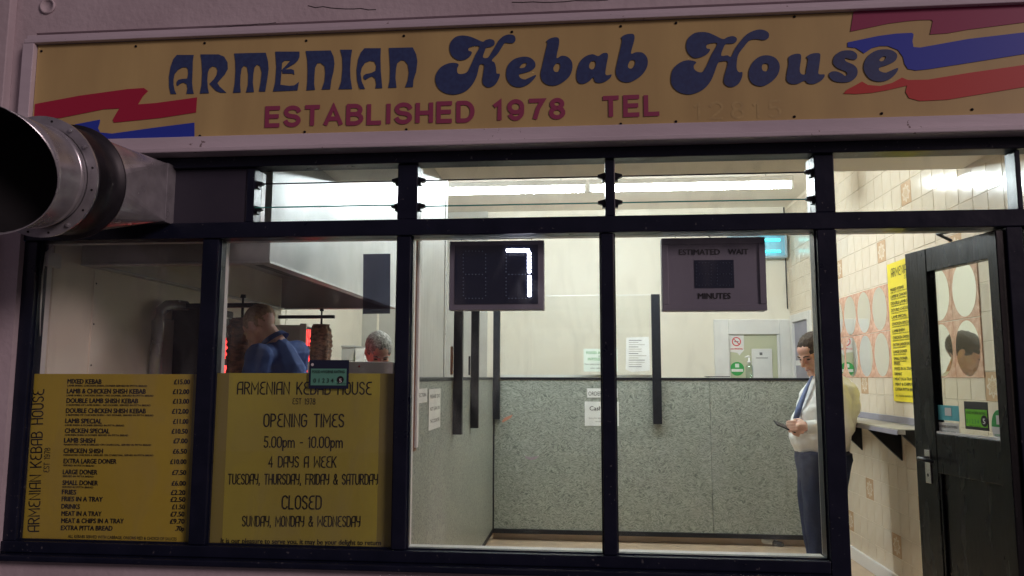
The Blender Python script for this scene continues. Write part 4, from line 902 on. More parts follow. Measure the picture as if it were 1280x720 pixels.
# ------------------------------------------------------------------ kitchen side
lw = tag(box('kitchen_wall', XL - .2, XL, .119, YB, -.1, HZ, M['cladding']), kind='structure')
HB = Y(337, 326, .30).z                                     # hood rim height
hx0, hx1 = XL + .003, Y(337, 325, .30).x; hy0 = .30; hy1 = 2.75
ysm = on(116, 400, 0, XL).y
for yy in (ysm, ysm + 1.22, ysm + 2.44):
    box('cover_strip', XL, XL + .006, yy - .016, yy + .016, FZ, HB - .02 if yy < hy1 else HZ, M['cladding'], lw, .002)
    for zz in (1.55, 1.75, 1.95): rings('screw', [[Vector((XL + .006 + d, yy + math.cos(k * math.pi / 4) * s, zz + math.sin(k * math.pi / 4) * s)) for k in range(8)] for s, d in ((.005, 0), (.003, .003))], M['black'], lw)
# pilaster beside the window with junction box and cables
jb = thing('junction_box', 'small cream junction box on the steel wall at the far left window edge', 'electrical box')
ja, jbb = on(55, 325, 0, XL).y, on(72, 325, 0, XL).y; jz0, jz1 = on(63, 334, 0, XL).z, on(63, 316, 0, XL).z
box('box_lid', XL, XL + .02, ja, jbb, jz0, jz1, M['white'], jb, .003)
tube_path('loose_cable', [Vector((XL + .008, on(u, v, 0, XL).y, on(u, v, 0, XL).z)) for u, v in ((70, 303), (62, 309), (55, 318), (51, 345), (49, 380), (47.5, 420))], .0035, M['white'], jb, 6)
# hood
hd = thing('cooker_hood', 'large stainless steel canopy hood running back along the kitchen wall', 'extractor hood')
def wallbox(x0, x1, y0, y1, z0, z1): return (x0, x1, y0, y1, z0, z1)
th = .012
boxes('hood_side', [(hx1 - th, hx1, hy0, hy1, HB, HZ - .01)], M['hoodsteel'], hd)
boxes('hood_front', [(hx0, hx1 - th - .001, hy0, hy0 + th, HB, HZ - .6)], M['hoodsteel'], hd)
boxes('hood_back', [(hx0, hx1 - th - .001, hy1 - th, hy1, HB, HZ - .01)], M['hoodsteel'], hd)
boxes('hood_ceiling', [(hx0, hx1 - th - .001, hy0 + th + .001, hy1 - th - .001, HB + .24, HB + .25)], M['hoodsteel'], hd)
boxes('rim_channel', [(hx1 - .05, hx1 + .004, hy0 - .004, hy1 + .004, HB - .012, HB - .001), (hx0, hx0 + .05, hy0 - .004, hy1 + .004, HB - .012, HB - .001), (hx0 + .051, hx1 - .051, hy0 - .004, hy0 + .05, HB - .012, HB - .001), (hx0 + .051, hx1 - .051, hy1 - .05, hy1 + .004, HB - .012, HB - .001)], M['steel'], hd, .002)
for k in range(4):
    yy = hy0 + .12 + k * .56
    prism('grease_filter', [(hx1 - .06, yy, HB + .02), (hx1 - .06, yy + .5, HB + .02), (hx0 + .20, yy + .5, HB + .20), (hx0 + .20, yy, HB + .20)], (0, 0, .02), M['galvdark'], hd, .002)
# ceiling details over the kitchen seen through the louvre
ap = thing('ceiling_hatch', 'white framed access hatch on the kitchen ceiling seen through the louvre', 'hatch')
box('hatch_frame', -1.35, -.95, 1.7, 2.3, HZ - .03, HZ - .001, M['white'], ap, .004)
# duct column rising in front of the hood
# kitchen back wall cladding and strips
kb = tag(box('kitchen_back_wall', XL, -1.05, YB - .03, YB - .001, -.1, HZ, M['kitchenwall']), kind='structure')
for u in (378, 472, 427):
    x = Y(u, 420, YB - .03).x; box('cover_strip', x - .012, x + .012, YB - .036, YB - .0305, FZ, HZ, M['cream'], kb, .002)
# doner grills
def doner_grill(yc, xs, rows, lab, group='doner grills along the kitchen wall', hz=1.93):
    t = thing('doner_grill', lab, 'doner grill', group)
    x0 = XL + .01; wz = 1.0; xb = xs - (.14 if yc < 2 else .16)
    box('housing', x0, xb - .012, yc + .08, yc + .42, wz, hz - .07, M['hoodsteel'], t, .006)
    box('side_shield', xb - .02, xb + (.004 if yc < 2 else .03), yc + .065, yc + .079, wz, hz - .06, M['steel'], t, .002)
    box('burner_back', xb - .011, xb - .001, yc + .10, yc + .40, wz, hz - .08, M['galvdark'], t, .002)
    for z0, z1 in rows:
        for y0, y1 in ((yc + .115, yc + .235), (yc + .255, yc + .375)):
            box('burner', xb, xb + .012, y0, y1, z0, z1, M['ember'], t, .002)
        for q in range(7): box('burner_guard', xb + .016, xb + .019, yc + .125 + q * .04, yc + .128 + q * .04, z0 - .01, z1 + .01, M['black'], t)
    box('top_arm', x0 + .06, xs + .10, yc + .02, yc + .05, hz - .025, hz, M['black'], t, .002)
    tube_path('knob', [(xs, yc + .035, hz + .001), (xs, yc + .035, hz + .03), (xs, yc + .035, hz + .031), (xs, yc + .035, hz + .05)], [.006, .006, .016, .014], M['black'], t)
    tube_path('spit', [(xs, yc + .035, wz), (xs, yc + .035, hz - .026)], .008, M['chrome'], t)
    lathe('drip_tray', (xs, yc + .035, wz - .02), [(.17, 0), (.18, .03), (.16, .031), (.02, .012)], M['steel'], t, 28)
    return t
def doner(xs, yc, z0, z1, r0, r1, lab):
    t = thing('doner_kebab', lab, 'doner meat', 'doner kebabs roasting on their spits'); R_ = []
    n = 40; H = 46
    for j in range(H + 1):
        f = j / H; z = z0 + (z1 - z0) * f; rr = r0 + (r1 - r0) * min(1, f * 1.2)
        if f > .93: rr *= 1 - (f - .93) * 5
        if f < .05: rr *= .7 + f * 6
        lp = []
        for i in range(n):
            a_ = 2 * math.pi * i / n
            nn = noise.noise(Vector((math.cos(a_) * 2.2, math.sin(a_) * 2.2, z * 9 + yc))) * .016 + noise.noise(Vector((math.cos(a_) * 4, math.sin(a_) * 4, z * 45 + yc))) * .012 + .004 * math.sin(z * 190 + a_)
            lp.append(Vector((xs + math.cos(a_) * (rr + nn), yc + math.sin(a_) * (rr + nn), z)))
        R_.append(lp)
    rings('meat_cone', R_, M['meat'], t)
    return t
g1y = 1.07; g1x = Y(301, 440, g1y + .035).x; g2y = 2.50; g2x = Y(401, 430, g2y + .035).x
doner_grill(g1y, g1x, [(1.06, 1.22), (1.25, 1.41), (1.44, 1.56), (1.60, 1.72)], 'doner grill with glowing red burners beside the man in the blue polo shirt', hz=1.915)
doner(g1x, g1y + .035, 1.04, 1.83, .058, .076, 'fat brown doner kebab on a spit before the man in blue')
doner_grill(g2y, g2x, [(1.10, 1.27), (1.32, 1.47), (1.53, 1.68), (1.735, 1.86)], 'doner grill with glowing red burners behind the rating sticker', hz=1.96)
doner(g2x, g2y + .035, 1.06, 1.89, .052, .080, 'slim brown doner kebab on a spit above the rating sticker')
# steel worktop under the grills; slab whitened and lengthened to bounce light
wt = thing('kitchen_worktop', 'steel worktop carrying the doner grills, slab made white and longer to bounce light', 'worktop')
box('worktop_slab', XL + .005, XL + .80, .35, 3.6, .93, .975, M['white'], wt, .004)
box('worktop_body', XL + .005, XL + .74, .40, 3.55, FZ, .929, M['hoodsteel'], wt)
# steel pipe bend and dark cabinet near the left pane
cb = thing('gas_cabinet', 'dark grey steel cabinet with a bent pipe beside it on the kitchen wall', 'cabinet')
ca, cbb = on(217, 400, 0, XL + .14).y, on(247, 400, 0, XL + .14).y
ctop_ = on(232, 381, 0, XL + .14).z
box('cabinet_body', XL + .001, XL + .20, ca + .22, ca + .60, .98, ctop_, M['galvdark'], cb, .01)
pts = [Vector((XL + .05, ca, .98)), Vector((XL + .05, ca, ctop_ - .10)), Vector((XL + .055, ca + .02, ctop_ - .04)), Vector((XL + .06, ca + .07, ctop_ - .01)), Vector((XL + .07, ca + .15, ctop_)), Vector((XL + .09, ca + .215, ctop_))]
tube_path('bent_pipe', pts, .032, M['galv'], cb, 14)
box('pipe_panel', XL + .001, XL + .03, ca + .03, ca + .21, 1.1, ctop_ - .08, M['steel'], cb, .006)
# cabinet whose pale top edge shows over the opening-times sheet
wc = thing('window_cabinet', 'pale grey cabinet back standing inside the window under the grey haired man', 'cabinet')
a, b = Y(384, 455, .32), Y(492, 455, .32); zt = Y(440, 452, .32).z
box('cabinet_body', a.x, b.x, .32, .72, FZ, zt, M['white'], wc, .006)
box('trim_strip', a.x + .01, b.x - .01, .314, .319, zt - .062, zt - .054, M['plasticgrey'], wc)
p = Y(449, 458, .318); rings('cabinet_screw', [[p + Vector((math.cos(k * math.pi / 4) * s, d, math.sin(k * math.pi / 4) * s)) for k in range(8)] for s, d in ((.005, 0), (.003, -.002))], M['redprint'], wc)
# appliances behind
fzr = thing('steel_fryer', 'low stainless steel fryer unit by the kitchen back wall', 'fryer')
a, b = Y(412, 450, 4.3), Y(442, 450, 4.3); zt = Y(427, 434.5, 4.3).z
box('fryer_body', a.x, b.x, 4.3, 4.9, FZ, zt, M['steel'], fzr, .008); box('fryer_lid', a.x - .01, b.x + .01, 4.28, 4.9, zt + .001, zt + .02, M['steel'], fzr, .004)
fr_ = thing('white_freezer', 'small white appliance beside the steel fryer behind the grey haired man', 'appliance')
a, b = Y(443.5, 450, 4.25), Y(457, 450, 4.25); zt = Y(450, 435.5, 4.25).z
box('appliance_body', a.x, b.x, 4.25, 4.85, FZ, zt, M['white'], fr_, .008); box('appliance_door', a.x + .01, b.x - .005, 4.235, 4.249, FZ + .1, zt - .02, M['white'], fr_, .004)

# ------------------------------------------------------------------ window signs
def led_box(): pass
LY = .085
ds = thing('queue_number_display', 'dark LED queue display showing a lit number 7 hanging inside the window', 'display')
prect('case', 561.5, 301, 680, 387.5, LY, .055, M['plasticgrey'], ds, .003)
prect('display_face', 568.5, 306.5, 672.5, 380, LY - .003, .003, M['display'], ds)
def dots(name, pts, r, y, m, parent, th=.003, n=8):
    vs, fs = [], []
    for (u, v) in pts:
        p = Y(u, v, y); k = len(vs)
        for s, d in ((r, 0), (r * .8, -th * .7), (r * .35, -th)): vs += [p + Vector((math.cos(2 * math.pi * i / n) * s, d, math.sin(2 * math.pi * i / n) * s)) for i in range(n)]
        for q in range(2): fs += [(k + q * n + i, k + q * n + (i + 1) % n, k + (q + 1) * n + (i + 1) % n, k + (q + 1) * n + i) for i in range(n)]
        fs.append(tuple(k + 2 * n + i for i in range(n)))
    return link(name, mesh(name, vs, fs), m, parent)
top = [(635 + i * 4.1, 313) for i in range(7)]; col1 = [(661.5, 317 + i * 4.4) for i in range(6)]; col2 = [(661.8, 346.5 + i * 4.4) for i in range(6)]
dots('lit_segment', top, .0086, LY - .0032, M['ledon'], ds); dots('lit_segment', col1, .0086, LY - .0032, M['ledon'], ds); dots('lit_segment', col2, .0086, LY - .0032, M['ledon'], ds)
off = [(582 + i * 4.2, yy) for i in range(6) for yy in (314, 343, 373)] + [(xx, 318 + i * 4.4 + (3 if i > 5 else 0)) for i in range(12) for xx in (579, 607)]
off += [(636 + i * 4.2, yy) for i in range(6) for yy in (343, 373)] + [(632.5, 318 + i * 4.4 + (3 if i > 5 else 0)) for i in range(12)]
tag(dots('unlit_diodes', off, .0026, LY - .0032, M['ledoff'], ds), kind='stuff')
for u in (577, 665): tube_path('hanging_wire', [Y(u, 301, LY + .02), Y(u - 1, 297, LY + .02), Y(u + 2, 293, LY + .02)], .002, M['black'], ds, 6)
es = thing('estimated_wait_display', 'grey framed ESTIMATED WAIT MINUTES sign with a blank display inside the window', 'display')
prect('case', 827.5, 297, 957.5, 388.5, LY, .055, M['plasticgrey'], es, .003)
a0, a1 = Y(827.5, 340, LY - .006), Y(957.5, 340, LY - .006); zt_, zb_ = Y(892, 297, LY - .006).z, Y(892, 388.5, LY - .006).z
rim = .026
boxes('case_rim', [(a0.x, a1.x, LY - .008, LY - .001, zt_ - rim, zt_), (a0.x, a1.x, LY - .008, LY - .001, zb_, zb_ + rim), (a0.x, a0.x + rim, LY - .008, LY - .001, zb_ + rim + .001, zt_ - rim - .001), (a1.x - rim, a1.x, LY - .008, LY - .001, zb_ + rim + .001, zt_ - rim - .001)], M['plasticgrey'], es, .002)
words('ESTIMATED', 848.5, 318.5, 900, 318.2, 6.6, LY - .001, M['print'], es, .03); words('WAIT', 910, 318, 935.5, 317.8, 6.6, LY - .001, M['print'], es, .03); words('MINUTES', 872.5, 373.5, 913.5, 373.3, 7, LY - .001, M['print'], es, .03)
prect('display_face', 868, 325, 917.5, 360, LY - .002, .0015, M['display'], es)
off = [(874 + i * 4, yy) for i in range(4) for yy in (328.5, 342.5, 356.5)] + [(900 + i * 4, yy) for i in range(4) for yy in (328.5, 342.5, 356.5)] + [(xx, 331 + i * 4) for i in range(7) for xx in (870.5, 889, 896.5, 914.5)]
tag(dots('unlit_diodes', off, .0016, LY - .0022, M['ledoff'], es), kind='stuff')
tube_path('hanging_wire', [Y(u, v, LY + .02) for u, v in ((844, 297), (844, 291), (852, 294), (862, 293), (874, 290), (883, 292), (888, 297))], .002, M['black'], es, 6)
# tinted rectangle stuck on the glass
tf = thing('tinted_film_panel', 'dark translucent rectangle stuck on the window above the grey haired man', 'window film')
pquad('film_sheet', [(453.5, 392.5), (487.5, 392), (488, 317), (454, 317.5)], GY + .0075, .002, M['smoked'], tf)

# yellow sheets behind the lower half of the two left panes
VY = GY + .008
ms = thing('window_menu', 'yellow price list covering the lower half of the leftmost window pane', 'menu poster')
x0, x1 = gx['m1'] + .002, gx['m2l'] - .001; z1_ = Y(140, 467.5, VY).z; z0_ = ZB + .004
xa = Y(36, 570, VY).x; xb = Y(232, 570, VY).x
box('sheet', xa + .0005, x1 - .03, VY, VY + .0012, z0_, z1_, M['yellow'], ms)
box('sheet_border', x0, xa, VY, VY + .0012, z0_, z1_, M['oliveedge'], ms); box('sheet_border', x1 - .0295, x1, VY, VY + .0012, z0_, z1_, M['oliveedge'], ms)
# menu lines: (start u, v, end u) from the survey, prices at the right
rows = [(84.3, 479.3, 127.3), (83.5, 491.5, 182.6), (83, 503.5, 173), (82.3, 516, 182.6), (81.5, 528.7, 127.7), (81, 541, 137.3), (80, 553, 119.3), (79.5, 566, 129), (79.3, 579, 146), (78.5, 592.5, 122), (78, 606, 122.7), (77.3, 617.5, 95.7), (77, 626.3, 128.7), (76.7, 635.5, 100), (76.7, 644.5, 127.3), (76.5, 653.5, 155), (76, 662.5, 141)]
pr_ = [(217.5, 237.7), (216, 236.8), (216, 236.5), (215, 236), (216.3, 235.8), (214.5, 235), (216.7, 234.8), (216, 234), (212.7, 233.3), (215, 233), (214.5, 232.5), (213.5, 232), (213, 232), (215, 231.5), (213, 231), (212.5, 231), (219, 230.5)]
for (a_, p_, s_), (u0, v, u1), (q0, q1) in zip(MENU, rows, pr_):
    words(a_, u0, v, u1, v + .6, 5.6, VY, M['print'], ms, .055)
    words(p_, q0, v + .9, q1, v + 1.0, 5.8, VY, M['print'], ms, .055)
    if s_: words(s_, u0, v + 3.7, min(u0 + len(s_) * 1.85, 192), v + 4.3, 2.1, VY, M['print'], ms, .05)
words('ALL KEBABS SERVED WITH CABBAGE, ONIONS RED & CHOICE OF SAUCES', 85, 672, 221, 675.5, 3.6, VY, M['print'], ms, .02)
def vstrokes(body, pb, pt, pleft, y, parent):
    a, b, c = Y(*pb, y), Y(*pt, y), Y(*pleft, y); V_ = (b - a).normalized().cross(Vector((0, -1, 0))) * (-(c - a).length); V_ = V_ if V_.x < 0 else -V_; strokes(body, a, b, V_, M['print'], parent, wt=.11)
vstrokes('ARMENIAN KEBAB HOUSE', (48.8, 664), (55, 487), (35.3, 664), VY, ms)
vstrokes('EST 1978', (61.5, 590), (63, 560), (54.8, 590), VY, ms)
op = thing('opening_times_poster', 'yellow OPENING TIMES poster covering the lower half of the second window pane', 'poster')
x0, x1 = gx['m2r'] + .002, gx['m3l'] - .001; z1_ = Y(370, 466.5, VY).z
xa = Y(282, 570, VY).x; xb = Y(473, 570, VY).x
box('sheet', xa + .0005, xb - .0005, VY, VY + .0012, z0_, z1_, M['yellow2'], op)
box('sheet_border', x0, xa, VY, VY + .0012, z0_, z1_, M['oliveedge'], op); box('sheet_border', xb, x1, VY, VY + .0012, z0_, z1_, M['oliveedge'], op)
for body, u0, u1, vb, h in (('ARMENIAN KEBAB HOUSE', 297, 464, 492.4, 14.6), ('EST 1978', 366, 394, 505, 7), ('OPENING TIMES', 330, 429.5, 533, 15.3), ('5.00pm - 10.00pm', 330.5, 428, 559, 13), ('4 DAYS A WEEK', 336, 420, 583.7, 13), ('TUESDAY, THURSDAY, FRIDAY & SATURDAY', 285.4, 472, 605, 12.3), ('CLOSED', 352.8, 401.4, 635.8, 16), ('SUNDAY, MONDAY & WEDNESDAY', 303, 450, 657.6, 12.3)):
    pstrokes(body, u0, vb, u1, vb + .4, h, VY, M['print'], op, wt=.115)
words('It is our pleasure to serve you, it may be your delight to return', 276, 678.5, 476.5, 681.5, 6, VY, M['print'], op, .03)
# ratings stickers
def rating(lab, quad_y, u0, v0, u1, v1, y, green, parent_name='hygiene_rating_sticker'):
    t = thing(parent_name, lab, 'sticker'); prect('black_card', u0, v0, u1, v1, y, .002, M['display'], t, .001)
    w_, h_ = u1 - u0, v1 - v0; prect('green_panel', u0 + w_ * .05, v0 + h_ * .30, u1 - w_ * .06, v1 - h_ * .12, y - .0012, .001, M[green], t)
    words('FOOD HYGIENE RATING', u0 + w_ * .09, v0 + h_ * .45, u1 - w_ * .10, v0 + h_ * .45, h_ * .09, y - .0025, M['print'], t, .02)
    words('0 1 2 3 4', u0 + w_ * .12, v0 + h_ * .78, u0 + w_ * .62, v0 + h_ * .78, h_ * .14, y - .0025, M['print'], t)
    words('VERY GOOD', u0 + w_ * .70, v1 - h_ * .16, u0 + w_ * .93, v1 - h_ * .16, h_ * .05, y - .0025, M['print'], t)
    c = Y(u0 + w_ * .79, v0 + h_ * .68, y - .003); r_ = (Y(u1, v0, y) - Y(u0, v0, y)).length * .085
    ring('score_disc', c, .0003, r_, M['print'], t, 24)
    s = Y(u0 + w_ * .755, v0 + h_ * .78, y - .004); e = Y(u0 + w_ * .825, v0 + h_ * .78, y - .004); lettering('5', s, e, Vector((0, 0, r_ * 1.05)), M['paper'], t, .02)
    ring('crest', Y(u0 + w_ * .09, v0 + h_ * .16, y - .002), .0003, r_ * .42, M['paper'], t, 14)
    return t
rating('food hygiene rating 5 sticker on the window over the opening times poster', 0, 386, 450, 436, 486, GY - .004, 'dullgreen')

# ------------------------------------------------------------------ door, swung inwards
dr = thing('shop_door', 'black glazed shop door standing open inwards at the right', 'door')
HX, HYd = XDR - .004, .055
fe = on(1142.5, 400, 1, 0)
# free edge from the top corner at (1142,318) at door height ZT-.01
hinge = Vector((HX, HYd, 0)); ztd = ZT - .012
fx = on(1142, 318, 2, ztd)
ddir = Vector((fx.x - HX, fx.y - HYd, 0)); DL = ddir.length; ddir.normalize()
DN = Vector((ddir.y, -ddir.x, 0))          # door normal towards the street side / right
if DN.x > 0: DN = -DN
DT = .044
def dp(s, z, off=0): return hinge + ddir * s + Vector((0, 0, z)) + DN * off     # s along the leaf from the hinge
def dbox(name, s0, s1, z0, z1, o0, o1, m, bv=.003, parent=dr):
    q = [dp(s0, z0, o0), dp(s1, z0, o0), dp(s1, z1, o0), dp(s0, z1, o0)]; return prism(name, q, DN * (o1 - o0), m, parent, bv)
def dpx(u, v, off=DT): # point of the photograph on the visible face of the leaf
    P = hinge + DN * off; d = _F + _R * ((u - 640) / FPX) - _U * ((v - 360) / FPX); t = (P - CAM).dot(DN) / d.dot(DN); X_ = CAM + d * t
    return (X_ - hinge).dot(ddir), X_.z
SW = .085
zg0 = (dpx(1170, 540)[1] + dpx(1255, 553)[1]) / 2; zg1 = ztd - .105
sgl = dpx(1163, 430)[0]; sgr = dpx(1254, 430)[0]

dbox('lock_stile', sgl, DL, .02, ztd, 0, DT, M['blackpaint']); dbox('hinge_stile', 0, sgr, .02, ztd, 0, DT, M['blackpaint'])
dbox('top_rail', sgr + .0005, sgl - .0005, zg1, ztd, .001, DT - .001, M['blackpaint'])
dbox('lock_rail', sgr + .0005, sgl - .0005, zg0 - .17, zg0, .001, DT - .001, M['blackpaint'])
dbox('bottom_rail', sgr + .0005, sgl - .0005, .02, .24, .001, DT - .001, M['blackpaint'])
dbox('lower_panel', sgr + .0005, sgl - .0005, .2405, zg0 - .1705, .008, DT - .016, M['blackpaint'], .001)
dbox('panel_bead', sgr + .001, sgr + .014, .2405, zg0 - .1705, DT - .0155, DT - .004, M['blackpaint'], .002); dbox('panel_bead', sgl - .014, sgl - .001, .2405, zg0 - .1705, DT - .0155, DT - .004, M['blackpaint'], .002)
dbox('glass_pane', sgr - .002, sgl + .002, zg0 - .002, zg1 + .002, .018, .024, M['doorglass'], 0)
dbox('glazing_bead', sgr + .001, sgl - .001, zg0 + .0005, zg0 + .009, .025, .040, M['skirting'], 0)
hs, hz_ = dpx(1160.5, 575)
dbox('handle_plate', hs - .019, hs + .019, hz_ - .10, hz_ + .045, DT + .0005, DT + .006, M['chrome'], .002)
tube_path('lever', [dp(hs, hz_ + .008, DT + .004), dp(hs, hz_ + .008, DT + .045), dp(hs - .02, hz_ + .008, DT + .052), dp(hs - .11, hz_ + .004, DT + .048)], [.009, .009, .009, .007], M['black'], dr)
tube_path('lever', [dp(hs, hz_ + .008, -.001), dp(hs, hz_ + .008, -.04), dp(hs - .02, hz_ + .008, -.05), dp(hs - .10, hz_ + .004, -.046)], [.008, .008, .008, .007], M['chrome'], dr)
rings('keyhole', [[dp(hs + math.cos(k * math.pi / 5) * s, hz_ - .065 + math.sin(k * math.pi / 5) * s * 1.6, DT + d) for k in range(10)] for s, d in ((.005, .0062), (.004, .0068))], M['soot'], dr)
# closer arm
c1 = Y(1172, 292.5, .55); 
tube_path('closer_arm', [Vector((1.50, .10, ZT + .01)), on(1172, 292.5, 2, ztd + .03), dp(.25, ztd + .012, .02)], .007, M['black'], dr, 8)
# stickers on the door glass
def dsheet(name, u0, v0, u1, v1, off, m, parent):
    s0, z1_ = dpx(u0, v0, off); s1, z0_ = dpx(u1, v1, off); return prism(name, [dp(s0, z0_, off), dp(s1, z0_, off), dp(s1, z1_, off), dp(s0, z1_, off)], DN * .001, m, parent)
def dwords(body, u0, u1, v, h, off, m, parent, bold=0):
    s0, z = dpx(u0, v, off); s1, _ = dpx(u1, v, off); _, z2 = dpx(u0, v - h, off); lettering(body, dp(s0, z, off), dp(s1, z, off), Vector((0, 0, z2 - z)), m, parent, bold)
SO = .0255
t = thing('trading_sticker', 'blue and white sticker at the left of the door glass', 'sticker')
dsheet('white_card', 1171, 527, 1199.5, 546, SO, M['paper'], t); dsheet('blue_card', 1171, 506, 1199.5, 526.8, SO, M['cyanprint'], t)
dsheet('white_square', 1181, 509.5, 1189.5, 520, SO + .0015, M['paper'], t); dwords('SATISFIED CUSTOMERS', 1174, 1197, 533.5, 2.6, SO + .0015, M['print'], t, .02); dwords('we value your opinion', 1176, 1195, 539, 2, SO + .0015, M['printgrey'], t)
t = thing('hygiene_rating_sticker', 'black and bright green hygiene rating 5 sticker on the door glass', 'sticker')
dsheet('black_card', 1205, 501.5, 1237, 539, SO, M['print'], t); dsheet('green_panel', 1206.8, 511, 1235, 535, SO + .0012, M['lime'], t)
dwords('FOOD HYGIENE RATING', 1208.5, 1232, 517, 3, SO + .0025, M['print'], t, .02); dwords('0 1 2 3 4', 1208.5, 1224, 528.5, 5, SO + .0025, M['green'], t); dwords('VERY GOOD', 1212, 1226, 533.3, 2, SO + .0025, M['print'], t)
s, z = dpx(1230.5, 526.5, SO + .003); me_ = [dp(s + math.cos(2 * math.pi * i / 24) * .020, z + math.sin(2 * math.pi * i / 24) * .023, SO + .003) for i in range(24)]
prism('score_disc', me_, DN * .0005, M['print'], t); dwords('5', 1228.9, 1232.3, 529.8, 6.5, SO + .0045, M['paper'], t, .03)
t = thing('oval_sticker', 'green and white oval sticker at the right of the door glass', 'sticker')
s, z = dpx(1250, 534, SO); hw_ = abs(dpx(1240, 534, SO)[0] - s); hh_ = abs(dpx(1250, 512, SO)[1] - z)
loop = [(math.cos(2 * math.pi * i / 36) * hw_, math.sin(2 * math.pi * i / 36) * hh_) for i in range(36)]
prism('white_oval', [dp(s + a, z + b, SO) for a, b in loop], DN * .001, M['paper'], t)
prism('green_top', [dp(s + a * .98, z + b * .98, SO + .0015) for a, b in loop if b > -.004], DN * .0005, M['green'], t)
prism('white_square', [dp(s + a, z + b, SO + .003) for a, b in ((.014, .010), (.014, .045), (-.016, .045), (-.016, .010))], DN * .0004, M['paper'], t)
dwords('RECOMMENDED', 1244, 1257, 545, 2.6, SO + .002, M['green'], t, .02)

# ------------------------------------------------------------------ people
def Rz(a): return Matrix.Rotation(a, 3, 'Z')
def head_parts(T, s=1.0, full=.0):
    """T: Matrix 4x4 placing a head whose face looks along +x"""
    R3 = T.to_3x3(); P = lambda x, y, z: T @ Vector((x * s, y * s, z * s)); L = []
    def el(x, y, z, rx, ry, rz): L.append(('e', P(x, y, z), (rx * s, ry * s, rz * s), R3))
    def cp(a, ra, b, rb): L.append(('c', P(*a), ra * s, P(*b), rb * s))
    el(-.018, 0, .030, .098, .077, .088); el(.028, 0, -.025, .060, .060 + full, .082)
    el(.045, 0, .045, .045, .058, .045)
    for q in (-1, 1):
        cp((-.01, .052 * q, -.045), .024, (.055, .018 * q, -.088), .024); el(.060, .038 * q, -.018, .026, .022, .024)
        el(-.012, .080 * q, -.008, .018, .009, .032); cp((.088, .010 * q, -.036), .0085, (.094, .008 * q, -.033), .009)
        cp((.086, .012 * q, .018), .010, (.070, .046 * q, .014), .011)
    cp((.088, 0, .012), .009, (.114, 0, -.026), .0125); cp((.088, -.018, -.057), .0075, (.088, .018, -.057), .0075); cp((.094, -.008, -.056), .008, (.094, .008, -.056), .008)
    cp((.086, -.016, -.069), .008, (.086, .016, -.069), .008); cp((.078, -.012, -.096), .018, (.078, .012, -.096), .018)
    return L
def hair(T, m, parent, s=1.0, hairline=.058, back=-.075, seed=0, lift=1.0):
    vs, fs, idx = [], [], {}; nu, nv = 64, 40
    def keep(x, y, z):
        if z < back: return False
        if x > .035: return z > hairline + (.0 if abs(y) < .045 else -.02)
        if x > -.02: return z > hairline - .045 - (.035 - x) * .5 + (0 if abs(y) > .05 else 0)
        return z > back + (x + .02) * .0
    pts = {}
    for i in range(nu):
        for j in range(nv + 1):
            a = 2 * math.pi * i / nu; b = -math.pi / 2 + math.pi * j / nv
            d = Vector((math.cos(a) * math.cos(b), math.sin(a) * math.cos(b), math.sin(b)))
            st = noise.noise(Vector((d.x * 3 + seed, d.y * 26, d.z * 4))) * .0035 + noise.noise(Vector((d.x * 7 + seed, d.y * 7, d.z * 7))) * .004
            x, y, z = -.020 + d.x * (.102 * lift + st), d.y * (.082 * lift + st), .034 + d.z * (.092 * lift + st)
            if d.z < 0 and d.x < 0: x += .015 * (-d.z)
            pts[i, j] = (x, y, z)
    for i in range(nu):
        for j in range(nv):
            q = [(i, j), ((i + 1) % nu, j), ((i + 1) % nu, j + 1), (i, j + 1)]
            c = [sum(pts[k][t] for k in q) / 4 for t in range(3)]
            if not keep(*c): continue
            f = []
            for k in q:
                if k not in idx: idx[k] = len(vs); vs.append(T @ (Vector(pts[k]) * s))
                f.append(idx[k])
            fs.append(tuple(f))
    o = link('hair', mesh('hair', vs, fs, True), m, parent)
    so_ = o.modifiers.new('thick', 'SOLIDIFY'); so_.thickness = .010 * s; so_.offset = -1
    return o
def face_bits(T, parent, s=1.0, brow='hairbrown'):
    P = lambda x, y, z: T @ Vector((x * s, y * s, z * s)); R3 = T.to_3x3()
    for q in (-1, 1):
        bm = bmesh.new(); bmesh.ops.create_uvsphere(bm, u_segments=12, v_segments=8, radius=1, matrix=Matrix.Translation(P(.081, .031 * q, .000)) @ R3.to_4x4() @ Matrix.Diagonal((.008 * s, .013 * s, .0045 * s, 1)))
        me = D.meshes.new('eye'); bm.to_mesh(me); bm.free(); me.shade_smooth(); link('eye', me, M['eye'], parent)
        tube_path('eyebrow', [P(.097, .014 * q, .021), P(.093, .032 * q, .026), P(.080, .050 * q, .020)], [.0035 * s, .0045 * s, .003 * s], M[brow], parent, 6)
    tube_path('lips', [P(.091, -.020, -.063), P(.1005, 0, -.0625), P(.091, .020, -.063)], [.003 * s, .0048 * s, .003 * s], M['lip'], parent, 8)

